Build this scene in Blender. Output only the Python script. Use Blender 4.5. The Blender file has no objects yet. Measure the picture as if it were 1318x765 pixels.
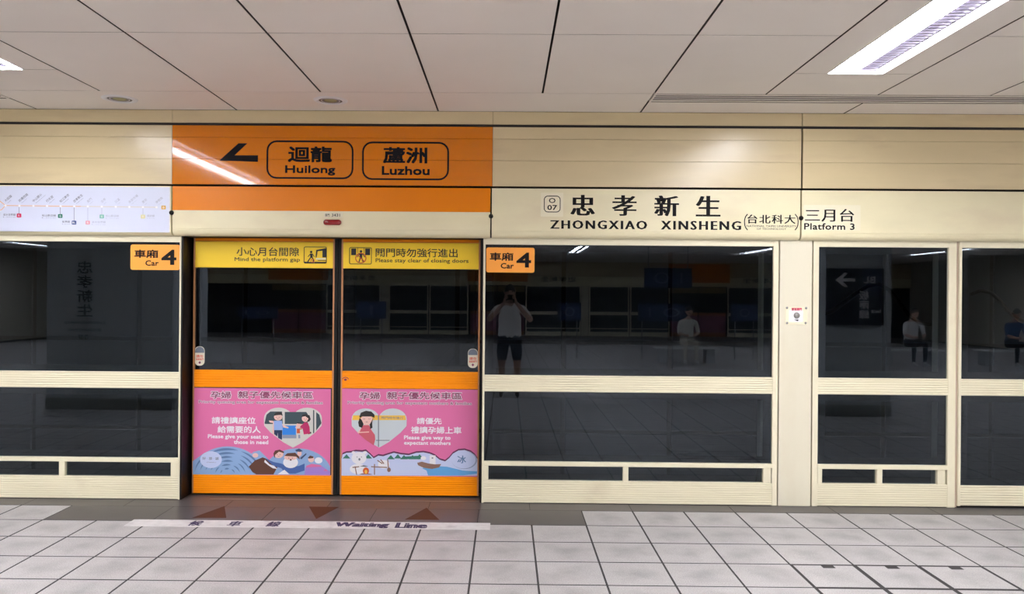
import bpy, bmesh, math, random
from mathutils import Vector, Matrix, Euler

R = math.radians
SC = bpy.context.scene
COL = SC.collection
random.seed(7)

# ------------------------------------------------------------------ camera
F, CX, CY, H, D = 1020.0, 642.0, 381.3, 1.55, 5.932     # photo calibration (pixels of 1318x765, metres)
YAW, ROLL = R(0.53), R(0.45)
cam_d = bpy.data.cameras.new('camera')
cam = bpy.data.objects.new('camera', cam_d)
COL.objects.link(cam)
cam_d.sensor_width = 36.0
cam_d.lens = F / 1318.0 * 36.0
cam_d.shift_x = (659.0 - CX) / 1318.0
cam_d.shift_y = (CY - 382.5) / 1318.0
cam_d.clip_start = 0.02
CM = (Matrix.Rotation(YAW, 3, 'Z') @ Matrix.Rotation(R(90), 3, 'X') @ Matrix.Rotation(ROLL, 3, 'Z'))
cam.rotation_euler = CM.to_euler()
cam.location = (0, -D, H)
SC.camera = cam

# ------------------------------------------------------------------ world, exposure
w = bpy.data.worlds.new('world'); SC.world = w
w.use_nodes = True
w.node_tree.nodes['Background'].inputs[0].default_value = (0.55, 0.58, 0.62, 1)
w.node_tree.nodes['Background'].inputs[1].default_value = 0.05
SC.view_settings.view_transform = 'Standard'
SC.view_settings.look = 'None'
SC.view_settings.exposure = 0.0
SC.view_settings.gamma = 1.0
SC.view_settings.use_curve_mapping = False
SC.cycles.max_bounces = 10
SC.cycles.diffuse_bounces = 5
SC.cycles.transparent_max_bounces = 16
SC.cycles.sample_clamp_indirect = 6.0
SC.cycles.use_denoising = True
LAMP = 56.0          # radiance of the ceiling luminaires

# ------------------------------------------------------------------ helpers
def P(px, py, y=0.0):
    """the point of the plane Y=y that the photograph shows at (px, py) -> (x, z)"""
    d = CM @ Vector(((px - CX) / F, -(py - CY) / F, -1.0))
    t = (y + D) / d.y
    return d.x * t, H + d.z * t

def PF(px, py, z=0.0):
    """the point of the horizontal plane Z=z at (px, py) -> (x, y)"""
    d = CM @ Vector(((px - CX) / F, -(py - CY) / F, -1.0))
    t = (z - H) / d.z
    return d.x * t, -D + d.y * t

def rect(x0, y0, x1, y1, y=0.0):
    xm, ym = (x0 + x1) / 2, (y0 + y1) / 2
    return P(x0, ym, y)[0], P(x1, ym, y)[0], P(xm, y1, y)[1], P(xm, y0, y)[1]   # X0,X1,Z0,Z1

def X_(px, y=0.0, py=475): return P(px, py, y)[0]
def Z_(py, px=800, y=0.0): return P(px, py, y)[1]

def tag(o, label=None, cat=None, group=None, kind=None):
    if label: o['label'] = label
    if cat: o['category'] = cat
    if group: o['group'] = group
    if kind: o['kind'] = kind
    return o

def empty(name, loc=(0, 0, 0), rz=0.0, parent=None):
    o = bpy.data.objects.new(name, None); COL.objects.link(o)
    o.location = loc; o.rotation_euler = (0, 0, rz); o.empty_display_size = 0.1
    if parent: attach(o, parent)
    return o

def world_of(o):
    m = Matrix.LocRotScale(o.location, o.rotation_euler, o.scale)
    return world_of(o.parent) @ m if o.parent else m

def attach(o, parent):
    """parent o, given in world coordinates; children hang off the thing's base"""
    inv = world_of(parent).inverted()
    if o.type == 'MESH' and o.location.length == 0:
        if o.data.users == 1: o.data.transform(inv)
        o.parent = parent
    else:
        o.parent = parent
        o.location = inv @ o.location

class MB:
    def __init__(s): s.v = []; s.f = []; s.m = []; s.sm = []; s.mi = 0; s.groups = []; s.np = 0
    def add(s, vs, fs, smooth=False):
        b = len(s.v); s.v += [tuple(v) for v in vs]
        for f in fs: s.f.append([b + i for i in f]); s.m.append(s.mi); s.sm.append(smooth)
        return s
    def box(s, x0, x1, y0, y1, z0, z1):
        if x0 > x1: x0, x1 = x1, x0
        if y0 > y1: y0, y1 = y1, y0
        if z0 > z1: z0, z1 = z1, z0
        vs = [(x, y, z) for z in (z0, z1) for y in (y0, y1) for x in (x0, x1)]
        return s.add(vs, [(0, 2, 3, 1), (4, 5, 7, 6), (0, 1, 5, 4), (2, 6, 7, 3), (0, 4, 6, 2), (1, 3, 7, 5)])
    def bbox(s, x0, x1, y0, y1, z0, z1, b=0.002):
        """box with its front (-y) edges chamfered"""
        if y0 > y1: y0, y1 = y1, y0
        vs = [(x0, y1, z0), (x1, y1, z0), (x1, y1, z1), (x0, y1, z1),
              (x0, y0 + b, z0), (x1, y0 + b, z0), (x1, y0 + b, z1), (x0, y0 + b, z1),
              (x0 + b, y0, z0 + b), (x1 - b, y0, z0 + b), (x1 - b, y0, z1 - b), (x0 + b, y0, z1 - b)]
        return s.add(vs, [(0, 3, 2, 1), (8, 9, 10, 11), (4, 5, 9, 8), (5, 6, 10, 9), (6, 7, 11, 10), (7, 4, 8, 11),
                          (0, 1, 5, 4), (1, 2, 6, 5), (2, 3, 7, 6), (3, 0, 4, 7)])
    def profile(s, pts, x0, x1, smooth=False):
        """closed (y, z) outline extruded along x"""
        n = len(pts)
        vs = [(x0, y, z) for y, z in pts] + [(x1, y, z) for y, z in pts]
        fs = [(i, (i + 1) % n, n + (i + 1) % n, n + i) for i in range(n)]
        s.add(vs, fs, smooth); b = len(s.v) - 2 * n
        s.f.append([b + i for i in reversed(range(n))]); s.m.append(s.mi); s.sm.append(False)
        s.f.append([b + n + i for i in range(n)]); s.m.append(s.mi); s.sm.append(False)
        return s
    def ribbed(s, x0, x1, z0, z1, n, yf, yb, d=0.0035):
        """extruded panel with n horizontal ribs"""
        p = (z1 - z0) / n; pts = [(yb, z0)]
        for i in range(n):
            z = z0 + i * p
            pts += [(yf + d, z + .04 * p), (yf, z + .22 * p), (yf, z + .80 * p), (yf + d, z + .96 * p)]
        pts += [(yb, z1)]
        return s.profile(list(reversed(pts)), x0, x1)
    def poly(s, pts, y):
        """flat polygon on plane y (pts in x,z), facing -y"""
        a = sum(pts[i][0] * pts[(i + 1) % len(pts)][1] - pts[(i + 1) % len(pts)][0] * pts[i][1] for i in range(len(pts)))
        if a < 0: pts = list(reversed(pts))
        y -= 4e-6 * s.np; s.np += 1
        return s.add([(x, y, z) for x, z in pts], [tuple(range(len(pts)))])
    def ppoly(s, pts, y): return s.poly([P(a, b, y) for a, b in pts], y)
    def prect(s, x0, y0, x1, y1, y):
        a, b, c, d = rect(x0, y0, x1, y1, y); return s.poly([(a, c), (b, c), (b, d), (a, d)], y)
    def pell(s, cx, cy, rx, ry, y, n=28, a0=0, a1=360):
        pts = [P(cx + rx * math.cos(R(a0 + (a1 - a0) * i / n)), cy + ry * math.sin(R(a0 + (a1 - a0) * i / n)), y) for i in range(n if a1 - a0 >= 360 else n + 1)]
        return s.poly(pts, y)
    def stroke(s, pts, wd, y):
        """flat line of width wd along pts (x,z)"""
        for i in range(len(pts) - 1):
            a, b = Vector(pts[i]), Vector(pts[i + 1]); d = (b - a)
            if d.length < 1e-7: continue
            d.normalize(); n = Vector((-d.y, d.x)) * wd / 2; e = d * wd * .3
            s.poly([tuple(a - e + n), tuple(a - e - n), tuple(b + e - n), tuple(b + e + n)], y)
        return s
    def pstroke(s, pts, wpx, y): return s.stroke([P(a, b, y) for a, b in pts], wpx / 172.0, y)
    def ring(s, outer, inner, y):
        n = len(outer)
        return s.add([(x, y, z) for x, z in outer] + [(x, y, z) for x, z in inner],
                     [(i, (i + 1) % n, n + (i + 1) % n, n + i) for i in range(n)])
    def tube(s, pts, r, n=8, caps=True):
        pts = [Vector(p) for p in pts]; rings = []; up0 = None
        rr = r if isinstance(r, (list, tuple)) else [r] * len(pts)
        for i, p in enumerate(pts):
            t = (pts[min(i + 1, len(pts) - 1)] - pts[max(i - 1, 0)]).normalized()
            u = t.cross(Vector((0, 0, 1)))
            if u.length < 1e-3: u = t.cross(Vector((0, 1, 0)))
            u.normalize(); v = t.cross(u)
            rings.append([p + (u * math.cos(2 * math.pi * k / n) + v * math.sin(2 * math.pi * k / n)) * rr[i] for k in range(n)])
        vs = [q for ring in rings for q in ring]
        fs = [(i * n + k, i * n + (k + 1) % n, (i + 1) * n + (k + 1) % n, (i + 1) * n + k) for i in range(len(pts) - 1) for k in range(n)]
        if caps: fs += [tuple(reversed(range(n))), tuple(range((len(pts) - 1) * n, len(pts) * n))]
        return s.add(vs, fs, True)
    def lathe(s, prof, c, axis='z', n=32):
        """prof: (r, h) pairs, revolved about an axis through c"""
        vs = []
        for r, h in prof:
            for k in range(n):
                a = 2 * math.pi * k / n
                q = (r * math.cos(a), r * math.sin(a), h) if axis == 'z' else (r * math.cos(a), h, r * math.sin(a))
                vs.append((c[0] + q[0], c[1] + q[1], c[2] + q[2]))
        fs = [(i * n + k, i * n + (k + 1) % n, (i + 1) * n + (k + 1) % n, (i + 1) * n + k) for i in range(len(prof) - 1) for k in range(n)]
        return s.add(vs, fs, True)
    def sub(s, faces):
        n = MB(); mp = {}
        for fi in faces:
            f = []
            for i in s.f[fi]:
                if i not in mp: mp[i] = len(n.v); n.v.append(s.v[i])
                f.append(mp[i])
            n.f.append(f); n.m.append(s.m[fi]); n.sm.append(s.sm[fi])
        return n
    def build(s, name, mats, parent=None, label=None, fix=True):
        if name == 'lettering' and s.groups and (len(s.groups) > 1 or s.groups[0][1] - s.groups[0][0] < len(s.f)):
            used = set(); o = None
            if parent is not None and parent.name.startswith('route_map'):
                s.groups = []; o = s.build(name, mats, parent, label); o['kind'] = 'stuff'; return o
            for a, b in s.groups:
                used |= set(range(a, b)); o = s.sub(range(a, b)).build('lettering', mats, parent, label)
            r = [i for i in range(len(s.f)) if i not in used]
            if r: s.sub(r).build('printed_mark', mats, parent)
            return o
        me = bpy.data.meshes.new(name); me.from_pydata(s.v, [], s.f)
        if not isinstance(mats, (list, tuple)): mats = [mats]
        for m in mats: me.materials.append(m)
        me.polygons.foreach_set('material_index', s.m)
        me.polygons.foreach_set('use_smooth', s.sm)
        me.update()
        if fix and any(s.sm):
            bm = bmesh.new(); bm.from_mesh(me); bmesh.ops.recalc_face_normals(bm, faces=bm.faces); bm.to_mesh(me); bm.free()
        o = bpy.data.objects.new(name, me); COL.objects.link(o)
        if parent: attach(o, parent)
        if label: o['label'] = label
        return o

def rrect(X0, X1, Z0, Z1, r, n=5):
    pts = []
    for cx, cz, a in ((X1 - r, Z1 - r, 0), (X0 + r, Z1 - r, 90), (X0 + r, Z0 + r, 180), (X1 - r, Z0 + r, 270)):
        for i in range(n + 1):
            t = R(a + 90 * i / n); pts.append((cx + r * math.cos(t), cz + r * math.sin(t)))
    return pts

# ---- lettering
_tc = {}
def glyphs(s, bold=0.0, res=2, space=1.0):
    k = (s, bold, space)
    if k in _tc: return _tc[k]
    cu = bpy.data.curves.new('t', 'FONT'); cu.body = s; cu.size = 1.0; cu.resolution_u = res
    cu.offset = bold; cu.space_character = space; cu.fill_mode = 'FRONT'
    o = bpy.data.objects.new('t', cu); COL.objects.link(o)
    dg = bpy.context.evaluated_depsgraph_get()
    me = bpy.data.meshes.new_from_object(o.evaluated_get(dg))
    vs = [(v.co.x, v.co.y) for v in me.vertices]; fs = [tuple(p.vertices) for p in me.polygons]
    bpy.data.objects.remove(o); bpy.data.curves.remove(cu); bpy.data.meshes.remove(me)
    _tc[k] = (vs, fs); return _tc[k]

def write(mb, s, box, y, bold=0.0, smear=0.0, space=1.0, flip=False):
    """fit the string into box (X0,X1,Z0,Z1) on plane y; flip: facing +y"""
    ob = min(bold, .007) if ord(s[0]) > 0x2E80 else 0.0
    vs, fs = glyphs(s, ob, 2, space)
    if not vs: return
    ax, bx = min(v[0] for v in vs), max(v[0] for v in vs); az, bz = min(v[1] for v in vs), max(v[1] for v in vs)
    X0, X1, Z0, Z1 = box; X1 -= smear
    em = (Z1 - Z0) / max(bz - az, 1e-6); d = (bold - ob) * em * .9
    offs = [(0, 0)]
    if smear: offs = [(0, 0), (smear * .33, 0), (smear * .66, 0), (smear, 0)]
    elif d > 0: offs = [(-d, -d), (d, -d), (-d, d), (d, d)] + ([(0, 0), (d, 0), (-d, 0), (0, d), (0, -d)] if ord(s[0]) < 0x2E80 and len(s) < 12 else []); X0 += d; X1 -= d; Z0 += d; Z1 -= d
    g0 = len(mb.f)
    for j, (dx, dz) in enumerate(offs):
        yy = y - .00006 * j
        pts = []
        for v in vs:
            u = (v[0] - ax) / max(bx - ax, 1e-6); t = (v[1] - az) / max(bz - az, 1e-6)
            x = X0 + dx + (X1 - X0) * u if not flip else X1 + dx - (X1 - X0) * u
            pts.append((x, yy, Z0 + dz + (Z1 - Z0) * t))
        mb.add(pts, fs if not flip else [tuple(reversed(f)) for f in fs])
    mb.groups.append((g0, len(mb.f)))

def pwrite(mb, s, x0, y0, x1, y1, y, **k): write(mb, s, rect(x0, y0, x1, y1, y), y, **k)

def write_rot(mb, s, px, py, h, ang, y, bold=0.0, wscale=1.0):
    """string starting at pixel (px,py), cap height h pixels, turned by ang degrees"""
    vs, fs = glyphs(s, bold); X, Z = P(px, py, y); sc = h / 172.0 / 0.8; c, n = math.cos(R(ang)), math.sin(R(ang))
    mb.add([(X + (v[0] * wscale * c - v[1] * n) * sc, y, Z + (v[0] * wscale * n + v[1] * c) * sc) for v in vs], fs)

# ------------------------------------------------------------------ materials
def srgb(r, g, b):
    f = lambda c: (c / 255) / 12.92 if c <= 10 else (((c / 255) + .055) / 1.055) ** 2.4
    return (f(r), f(g), f(b), 1)

def mat(name, col, rough=0.5, metal=0.0, noise=0.0, nscale=6.0, bump=0.0, bscale=200.0, coat=0.0, coat_r=.05, stretch=(1, 1, 1), spec=0.5, dirt=None, emit=0):
    m = bpy.data.materials.new(name); m.use_nodes = True; nt = m.node_tree; b = nt.nodes['Principled BSDF']
    b.inputs['Base Color'].default_value = col; b.inputs['Roughness'].default_value = rough
    b.inputs['Metallic'].default_value = metal; b.inputs['Specular IOR Level'].default_value = spec
    b.inputs['Coat Weight'].default_value = coat; b.inputs['Coat Roughness'].default_value = coat_r
    if emit: b.inputs['Emission Color'].default_value = col; b.inputs['Emission Strength'].default_value = emit
    tc = nt.nodes.new('ShaderNodeNewGeometry'); mp = nt.nodes.new('ShaderNodeMapping'); mp.inputs['Scale'].default_value = stretch
    nt.links.new(tc.outputs['Position'], mp.inputs['Vector'])
    if noise:
        n = nt.nodes.new('ShaderNodeTexNoise'); n.inputs['Scale'].default_value = nscale; n.inputs['Detail'].default_value = 6
        mr = nt.nodes.new('ShaderNodeMapRange'); mr.inputs['To Min'].default_value = 1 - noise; mr.inputs['To Max'].default_value = 1 + noise * .6
        mr.inputs['From Min'].default_value = .25; mr.inputs['From Max'].default_value = .75
        mx = nt.nodes.new('ShaderNodeMix'); mx.data_type = 'RGBA'; mx.blend_type = 'MULTIPLY'; mx.inputs[0].default_value = 1
        mx.inputs[6].default_value = col
        nt.links.new(mp.outputs[0], n.inputs['Vector']); nt.links.new(n.outputs[0], mr.inputs[0]); nt.links.new(mr.outputs[0], mx.inputs[7])
        out = mx.outputs[2]
        if dirt:
            n2 = nt.nodes.new('ShaderNodeTexNoise'); n2.inputs['Scale'].default_value = dirt[1]; n2.inputs['Detail'].default_value = 8
            nt.links.new(mp.outputs[0], n2.inputs['Vector'])
            r2 = nt.nodes.new('ShaderNodeMapRange'); r2.inputs['From Min'].default_value = dirt[2]; r2.inputs['From Max'].default_value = dirt[2] + .18
            r2.inputs['To Max'].default_value = dirt[3]
            nt.links.new(n2.outputs[0], r2.inputs[0])
            m2 = nt.nodes.new('ShaderNodeMix'); m2.data_type = 'RGBA'; m2.inputs[7].default_value = dirt[0]
            nt.links.new(r2.outputs[0], m2.inputs[0]); nt.links.new(out, m2.inputs[6]); out = m2.outputs[2]
        nt.links.new(out, b.inputs['Base Color'])
    if bump:
        n = nt.nodes.new('ShaderNodeTexNoise'); n.inputs['Scale'].default_value = bscale; n.inputs['Detail'].default_value = 4
        bp = nt.nodes.new('ShaderNodeBump'); bp.inputs['Strength'].default_value = bump; bp.inputs['Distance'].default_value = .002
        nt.links.new(mp.outputs[0], n.inputs['Vector']); nt.links.new(n.outputs[0], bp.inputs['Height']); nt.links.new(bp.outputs[0], b.inputs['Normal'])
    return m

def glass_mat(name, tint, ior=1.6, rough=0.0):
    m = bpy.data.materials.new(name); m.use_nodes = True; nt = m.node_tree
    for n in list(nt.nodes):
        if n.type == 'BSDF_PRINCIPLED': nt.nodes.remove(n)
    out = nt.nodes['Material Output']
    tr = nt.nodes.new('ShaderNodeBsdfTransparent'); tr.inputs[0].default_value = tint
    gl = nt.nodes.new('ShaderNodeBsdfGlossy'); gl.inputs['Roughness'].default_value = rough; gl.inputs[0].default_value = (.84, .92, 1, 1)
    g = nt.nodes.new('ShaderNodeNewGeometry'); mr = nt.nodes.new('ShaderNodeMapRange')
    mr.inputs['To Min'].default_value = ior; mr.inputs['To Max'].default_value = 1 / ior
    fr = nt.nodes.new('ShaderNodeFresnel'); mx = nt.nodes.new('ShaderNodeMixShader')
    nt.links.new(g.outputs['Backfacing'], mr.inputs[0]); nt.links.new(mr.outputs[0], fr.inputs[0])
    nt.links.new(fr.outputs[0], mx.inputs[0]); nt.links.new(tr.outputs[0], mx.inputs[1]); nt.links.new(gl.outputs[0], mx.inputs[2])
    nt.links.new(mx.outputs[0], out.inputs[0])
    return m

M = {}
M['beige'] = mat('beige_enamel', (.80, .745, .555, 1), .32, noise=.05, nscale=3, bump=.05, bscale=30, dirt=((.52, .43, .29, 1), 2.3, .58, .35), stretch=(1, 1, 1))
M['beige_col'] = mat('beige_enamel_post', (.72, .675, .53, 1), .38, noise=.05, nscale=2.5, dirt=((.62, .53, .38, 1), 4, .58, .3), stretch=(1, 1, .4))
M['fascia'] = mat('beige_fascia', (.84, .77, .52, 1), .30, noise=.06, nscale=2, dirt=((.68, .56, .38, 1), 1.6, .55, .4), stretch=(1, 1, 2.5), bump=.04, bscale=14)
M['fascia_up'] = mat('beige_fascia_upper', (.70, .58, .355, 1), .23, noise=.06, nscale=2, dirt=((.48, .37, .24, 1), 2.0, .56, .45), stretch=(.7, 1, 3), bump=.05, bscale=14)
M['orange_gloss'] = mat('orange_sign_gloss', (.66, .19, .0, 1), .14, spec=.1, coat=.75, coat_r=.05, noise=.03, nscale=2, bump=.05, bscale=10)
M['orange_satin'] = mat('orange_sign_satin', (.76, .215, .0, 1), .32, spec=.25, noise=.03, nscale=2)
M['orange_door'] = mat('orange_door_metal', (1.0, .315, .0, 1), .36, spec=.3, noise=.04, nscale=3, dirt=((.35, .14, .02, 1), 5, .66, .5))
M['orange_edge'] = mat('orange_edge_metal', (.50, .22, .09, 1), .4)
M['black'] = mat('black_ink', (.007, .006, .007, 1), .6, spec=.15)
M['darkblack'] = mat('black_rubber', (.008, .008, .008, 1), .6, spec=.2)
M['jamb'] = mat('dark_anodised_jamb', (.008, .005, .005, 1), .5, spec=.25)
M['hinge'] = mat('pinkish_metal_strip', (.52, .40, .30, 1), .4)
M['frit'] = mat('black_glass_border', (.014, .014, .014, 1), .25)
M['glass'] = glass_mat('tinted_glass', (.52, .56, .60, 1), 1.54)
M['cable'] = mat('cable_sheath', (.008, .008, .008, 1), .9, spec=.05)
M['gap'] = mat('dark_gap', (.02, .017, .014, 1), .8)
M['yellow'] = mat('yellow_film', (.97, .66, .03, 1), .4, spec=.35, noise=.03, nscale=2)
M['pink'] = mat('pink_print', (.70, .155, .36, 1), .38, noise=.03, nscale=3)
M['steel'] = mat('brushed_steel', (.35, .35, .34, 1), .35, metal=1)
M['white'] = mat('white_print', (.80, .80, .84, 1), .5)
M['wine'] = mat('wine_print', (.22, .03, .10, 1), .5)
M['tag_orange'] = mat('orange_sticker', (.93, .36, .045, 1), .42)
M['red_lens'] = mat('red_lens', (.25, .002, .006, 1), .15, coat=.5)
M['map_white'] = mat('route_map_film', (.64, .68, .84, 1), .35, noise=.02, nscale=3)
M['plate_beige'] = mat('pale_sticker_film', (.86, .80, .60, 1), .45)
M['ceil'] = mat('ceiling_panel_paint', (.88, .82, .755, 1), .55, noise=.035, nscale=1.3)
M['ceil_gap'] = mat('ceiling_gap', (.07, .055, .045, 1), .9)
M['tile'] = mat('floor_tile_granite', (.445, .432, .435, 1), .5, noise=.10, nscale=3.2, bump=.12, bscale=260, dirt=((.33, .31, .315, 1), 2.4, .54, .4))
def tile_smudge(m):
    nt = m.node_tree; b = nt.nodes['Principled BSDF']; src = b.inputs['Base Color'].links[0].from_socket
    g = nt.nodes.new('ShaderNodeNewGeometry'); sub = nt.nodes.new('ShaderNodeVectorMath'); sub.operation = 'SUBTRACT'; sub.inputs[1].default_value = (.185, -.19, 0)
    dv = nt.nodes.new('ShaderNodeVectorMath'); dv.operation = 'DIVIDE'; dv.inputs[1].default_value = (.37, .37, 1)
    fl_ = nt.nodes.new('ShaderNodeVectorMath'); fl_.operation = 'FRACTION'; s2 = nt.nodes.new('ShaderNodeVectorMath'); s2.operation = 'SUBTRACT'; s2.inputs[1].default_value = (.5, .5, 0)
    mk = nt.nodes.new('ShaderNodeVectorMath'); mk.operation = 'MULTIPLY'; mk.inputs[1].default_value = (1, 1, 0)
    ln = nt.nodes.new('ShaderNodeVectorMath'); ln.operation = 'LENGTH'
    nz = nt.nodes.new('ShaderNodeTexNoise'); nz.inputs['Scale'].default_value = 9; nz.inputs['Detail'].default_value = 5
    ad = nt.nodes.new('ShaderNodeMath'); ad.operation = 'MULTIPLY_ADD'; ad.inputs[1].default_value = .9; 
    mr = nt.nodes.new('ShaderNodeMapRange'); mr.inputs['From Min'].default_value = .42; mr.inputs['From Max'].default_value = .86; mr.inputs['To Min'].default_value = .78; mr.inputs['To Max'].default_value = 1.03
    mx = nt.nodes.new('ShaderNodeMix'); mx.data_type = 'RGBA'; mx.blend_type = 'MULTIPLY'; mx.inputs[0].default_value = 1
    L = nt.links.new
    L(g.outputs['Position'], sub.inputs[0]); L(sub.outputs[0], dv.inputs[0]); L(dv.outputs[0], fl_.inputs[0]); L(fl_.outputs[0], s2.inputs[0]); L(s2.outputs[0], mk.inputs[0]); L(mk.outputs[0], ln.inputs[0])
    L(g.outputs['Position'], nz.inputs['Vector']); L(nz.outputs[0], ad.inputs[0]); L(ln.outputs['Value'], ad.inputs[2]); L(ad.outputs[0], mr.inputs[0])
    L(src, mx.inputs[6]); L(mr.outputs[0], mx.inputs[7])
    sp = nt.nodes.new('ShaderNodeTexNoise'); sp.inputs['Scale'].default_value = 170; sp.inputs['Detail'].default_value = 2
    r3 = nt.nodes.new('ShaderNodeMapRange'); r3.inputs['From Min'].default_value = .3; r3.inputs['From Max'].default_value = .7; r3.inputs['To Min'].default_value = .74; r3.inputs['To Max'].default_value = 1.22
    m3 = nt.nodes.new('ShaderNodeMix'); m3.data_type = 'RGBA'; m3.blend_type = 'MULTIPLY'; m3.inputs[0].default_value = 1
    L(g.outputs['Position'], sp.inputs['Vector']); L(sp.outputs[0], r3.inputs[0]); L(mx.outputs[2], m3.inputs[6]); L(r3.outputs[0], m3.inputs[7]); L(m3.outputs[2], b.inputs['Base Color'])
tile_smudge(M['tile'])
M['tile2'] = mat('floor_tile_speckle', (.42, .40, .41, 1), .5, noise=.2, nscale=160)
M['grout'] = mat('dark_grout', (.035, .032, .034, 1), .85)
M['slab'] = mat('dark_threshold_stone', (.080, .073, .076, 1), .38, spec=.4, noise=.12, nscale=5, bump=.05, bscale=150)
M['brown'] = mat('brown_arrow_film', (.075, .026, .010, 1), .6, spec=.2)
M['strip'] = mat('pale_waiting_strip', (.68, .67, .67, 1), .55, noise=.12, nscale=20, dirt=((.38, .36, .38, 1), 9, .55, .6))
M['violet'] = mat('violet_print', (.045, .035, .09, 1), .6, spec=.2)
M['lamp'] = mat('lamp_light', (.97, .965, 1, 1), .5, emit=LAMP)
M['louver_bed'] = mat('lamp_louver_bed', (.05, .045, .065, 1), .5)
M['lamp_white'] = mat('lamp_housing_white', (.85, .85, .86, 1), .4)
M['slat'] = mat('diffuser_slat', (.62, .58, .55, 1), .4)
M['louver'] = mat('lamp_louver', (.55, .53, .58, 1), .4, metal=.3); M['blade'] = mat('lamp_blade', (.30, .27, .36, 1), .5)
M['track'] = mat('track_wall_grey', (.085, .10, .11, 1), .7, noise=.1, nscale=1.5)
M['ballast'] = mat('track_bed', (.12, .12, .12, 1), .9, noise=.3, nscale=20)
M['far_wall'] = mat('far_wall_cream', (.70, .66, .56, 1), .5, noise=.05)
M['column'] = mat('column_cladding', (.50, .53, .56, 1), .4, noise=.04)
M['blue'] = mat('blue_board', (.008, .022, .07, 1), .4)
M['navy'] = mat('navy_board', (.012, .016, .03, 1), .35)
M['skin'] = mat('skin', (.52, .31, .22, 1), .55)
M['hair'] = mat('black_hair', (.012, .01, .01, 1), .5)
M['tee'] = mat('white_tee', (.80, .80, .80, 1), .8)
M['shorts'] = mat('dark_shorts', (.03, .035, .05, 1), .8)
M['denim'] = mat('blue_shirt', (.05, .10, .22, 1), .8)
M['phone'] = mat('phone_black', (.01, .01, .012, 1), .2)

# plane offsets of the facade (metres; the platform is towards -y)
YH = -0.055     # fascia front
YD = 0.15       # sliding doors' front
TIP = .0012

# =================================================================== STRUCTURE
# ---- floor: dark bed, individual tiles near the screens, the rest joined
T = 0.37; JX = 0.185; Y1 = -0.19
fl = MB().box(-16, 16, -26.2, 1.0, -.16, -.0024).build('floor', M['grout']); tag(fl, kind='structure')
def tile_mesh(sx, sy, g=.003, name='tile', m='tile', h=.0026, b=.0007):
    mb = MB(); x, y = sx / 2 - g, sy / 2 - g
    vs = [(-x, -y, -h), (x, -y, -h), (x, y, -h), (-x, y, -h), (-x, -y, -b), (x, -y, -b), (x, y, -b), (-x, y, -b),
          (-x + b, -y + b, 0), (x - b, -y + b, 0), (x - b, y - b, 0), (-x + b, y - b, 0)]
    mb.add(vs, [(0, 1, 5, 4), (1, 2, 6, 5), (2, 3, 7, 6), (3, 0, 4, 7), (4, 5, 9, 8), (5, 6, 10, 9), (6, 7, 11, 10), (7, 4, 8, 11), (8, 9, 10, 11)])
    me = bpy.data.meshes.new(name); me.from_pydata(mb.v, [], mb.f); me.materials.append(M[m]); me.materials.append(M['grout'])
    for i in range(8): me.polygons[i].material_index = 1
    return me
me_tile = tile_mesh(T, T, .0050)
me_access = tile_mesh(T, T, .0125)
me_slab = tile_mesh(2 * T, T, .001, m='slab')
me_edge = tile_mesh(2 * T, 0.19, .001, m='slab')
def put(me, name, x, y, z=0.0, parent=fl):
    o = bpy.data.objects.new(name, me); COL.objects.link(o); o.location = (x, y, z); o.parent = parent; return o
rest = MB()
def rest_tile(x, y):
    g = .0068; a = T / 2 - g
    rest.box(x - a, x + a, y - a, y + a, -.0026, 0)
    rest.m[-6] = rest.m[-4] = rest.m[-3] = rest.m[-2] = rest.m[-1] = 1
for j in range(0, 69):
    yc = Y1 - T * (j + .5)
    for i in range(-42, 42):
        xc = JX + T * (i + .5)
        if j == 0 and -3.15 < xc < .55: continue
        if j < 5 and abs(xc) < 0.8 + .72 * (yc + D) and abs(xc) < 4.9:
            acc = j == 3 and 4 <= i <= 6
            put(me_access if (acc or (j == 4 and 3 < i < 7)) else me_tile, 'floor_tile', xc, yc, random.uniform(-.0006, 0.0))
        else: rest_tile(xc, yc)
r_ = rest.build('distant_tiles', [M['tile'], M['grout']], fl); tag(r_, kind='stuff')
for k in range(5):
    put(me_slab, 'threshold_slab', JX - T * 2 * (k + .5) + 2 * T - T, Y1 - T / 2)
# edge strip along the foot of the screens
for k in range(-21, 21):
    put(me_edge, 'edge_slab', JX - T + 2 * T * k, -.095)
# recess under the doors
xa, xb = X_(233, 0), X_(620, 0)
MB().box(xa, xb, 0.001, .30, -.0023, -.0005).build('door_sill', M['slab'], fl)
MB().box(P(268, 645, 0)[0], P(616, 645, 0)[0], .026, .034, -.0005, .003).build('sill_edge_strip', M['steel'], fl)
# lift notches of the removable tiles
for px, py in ((1066, 730), (1148, 730.5), (1230, 731.5)):
    x, y = PF(px, py)
    yy = Y1 - 3 * T - .012
    MB().box(x - .035, x + .035, yy - .045, yy, -.002, .0006).build('lifting_notch', M['grout'], fl)

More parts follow.
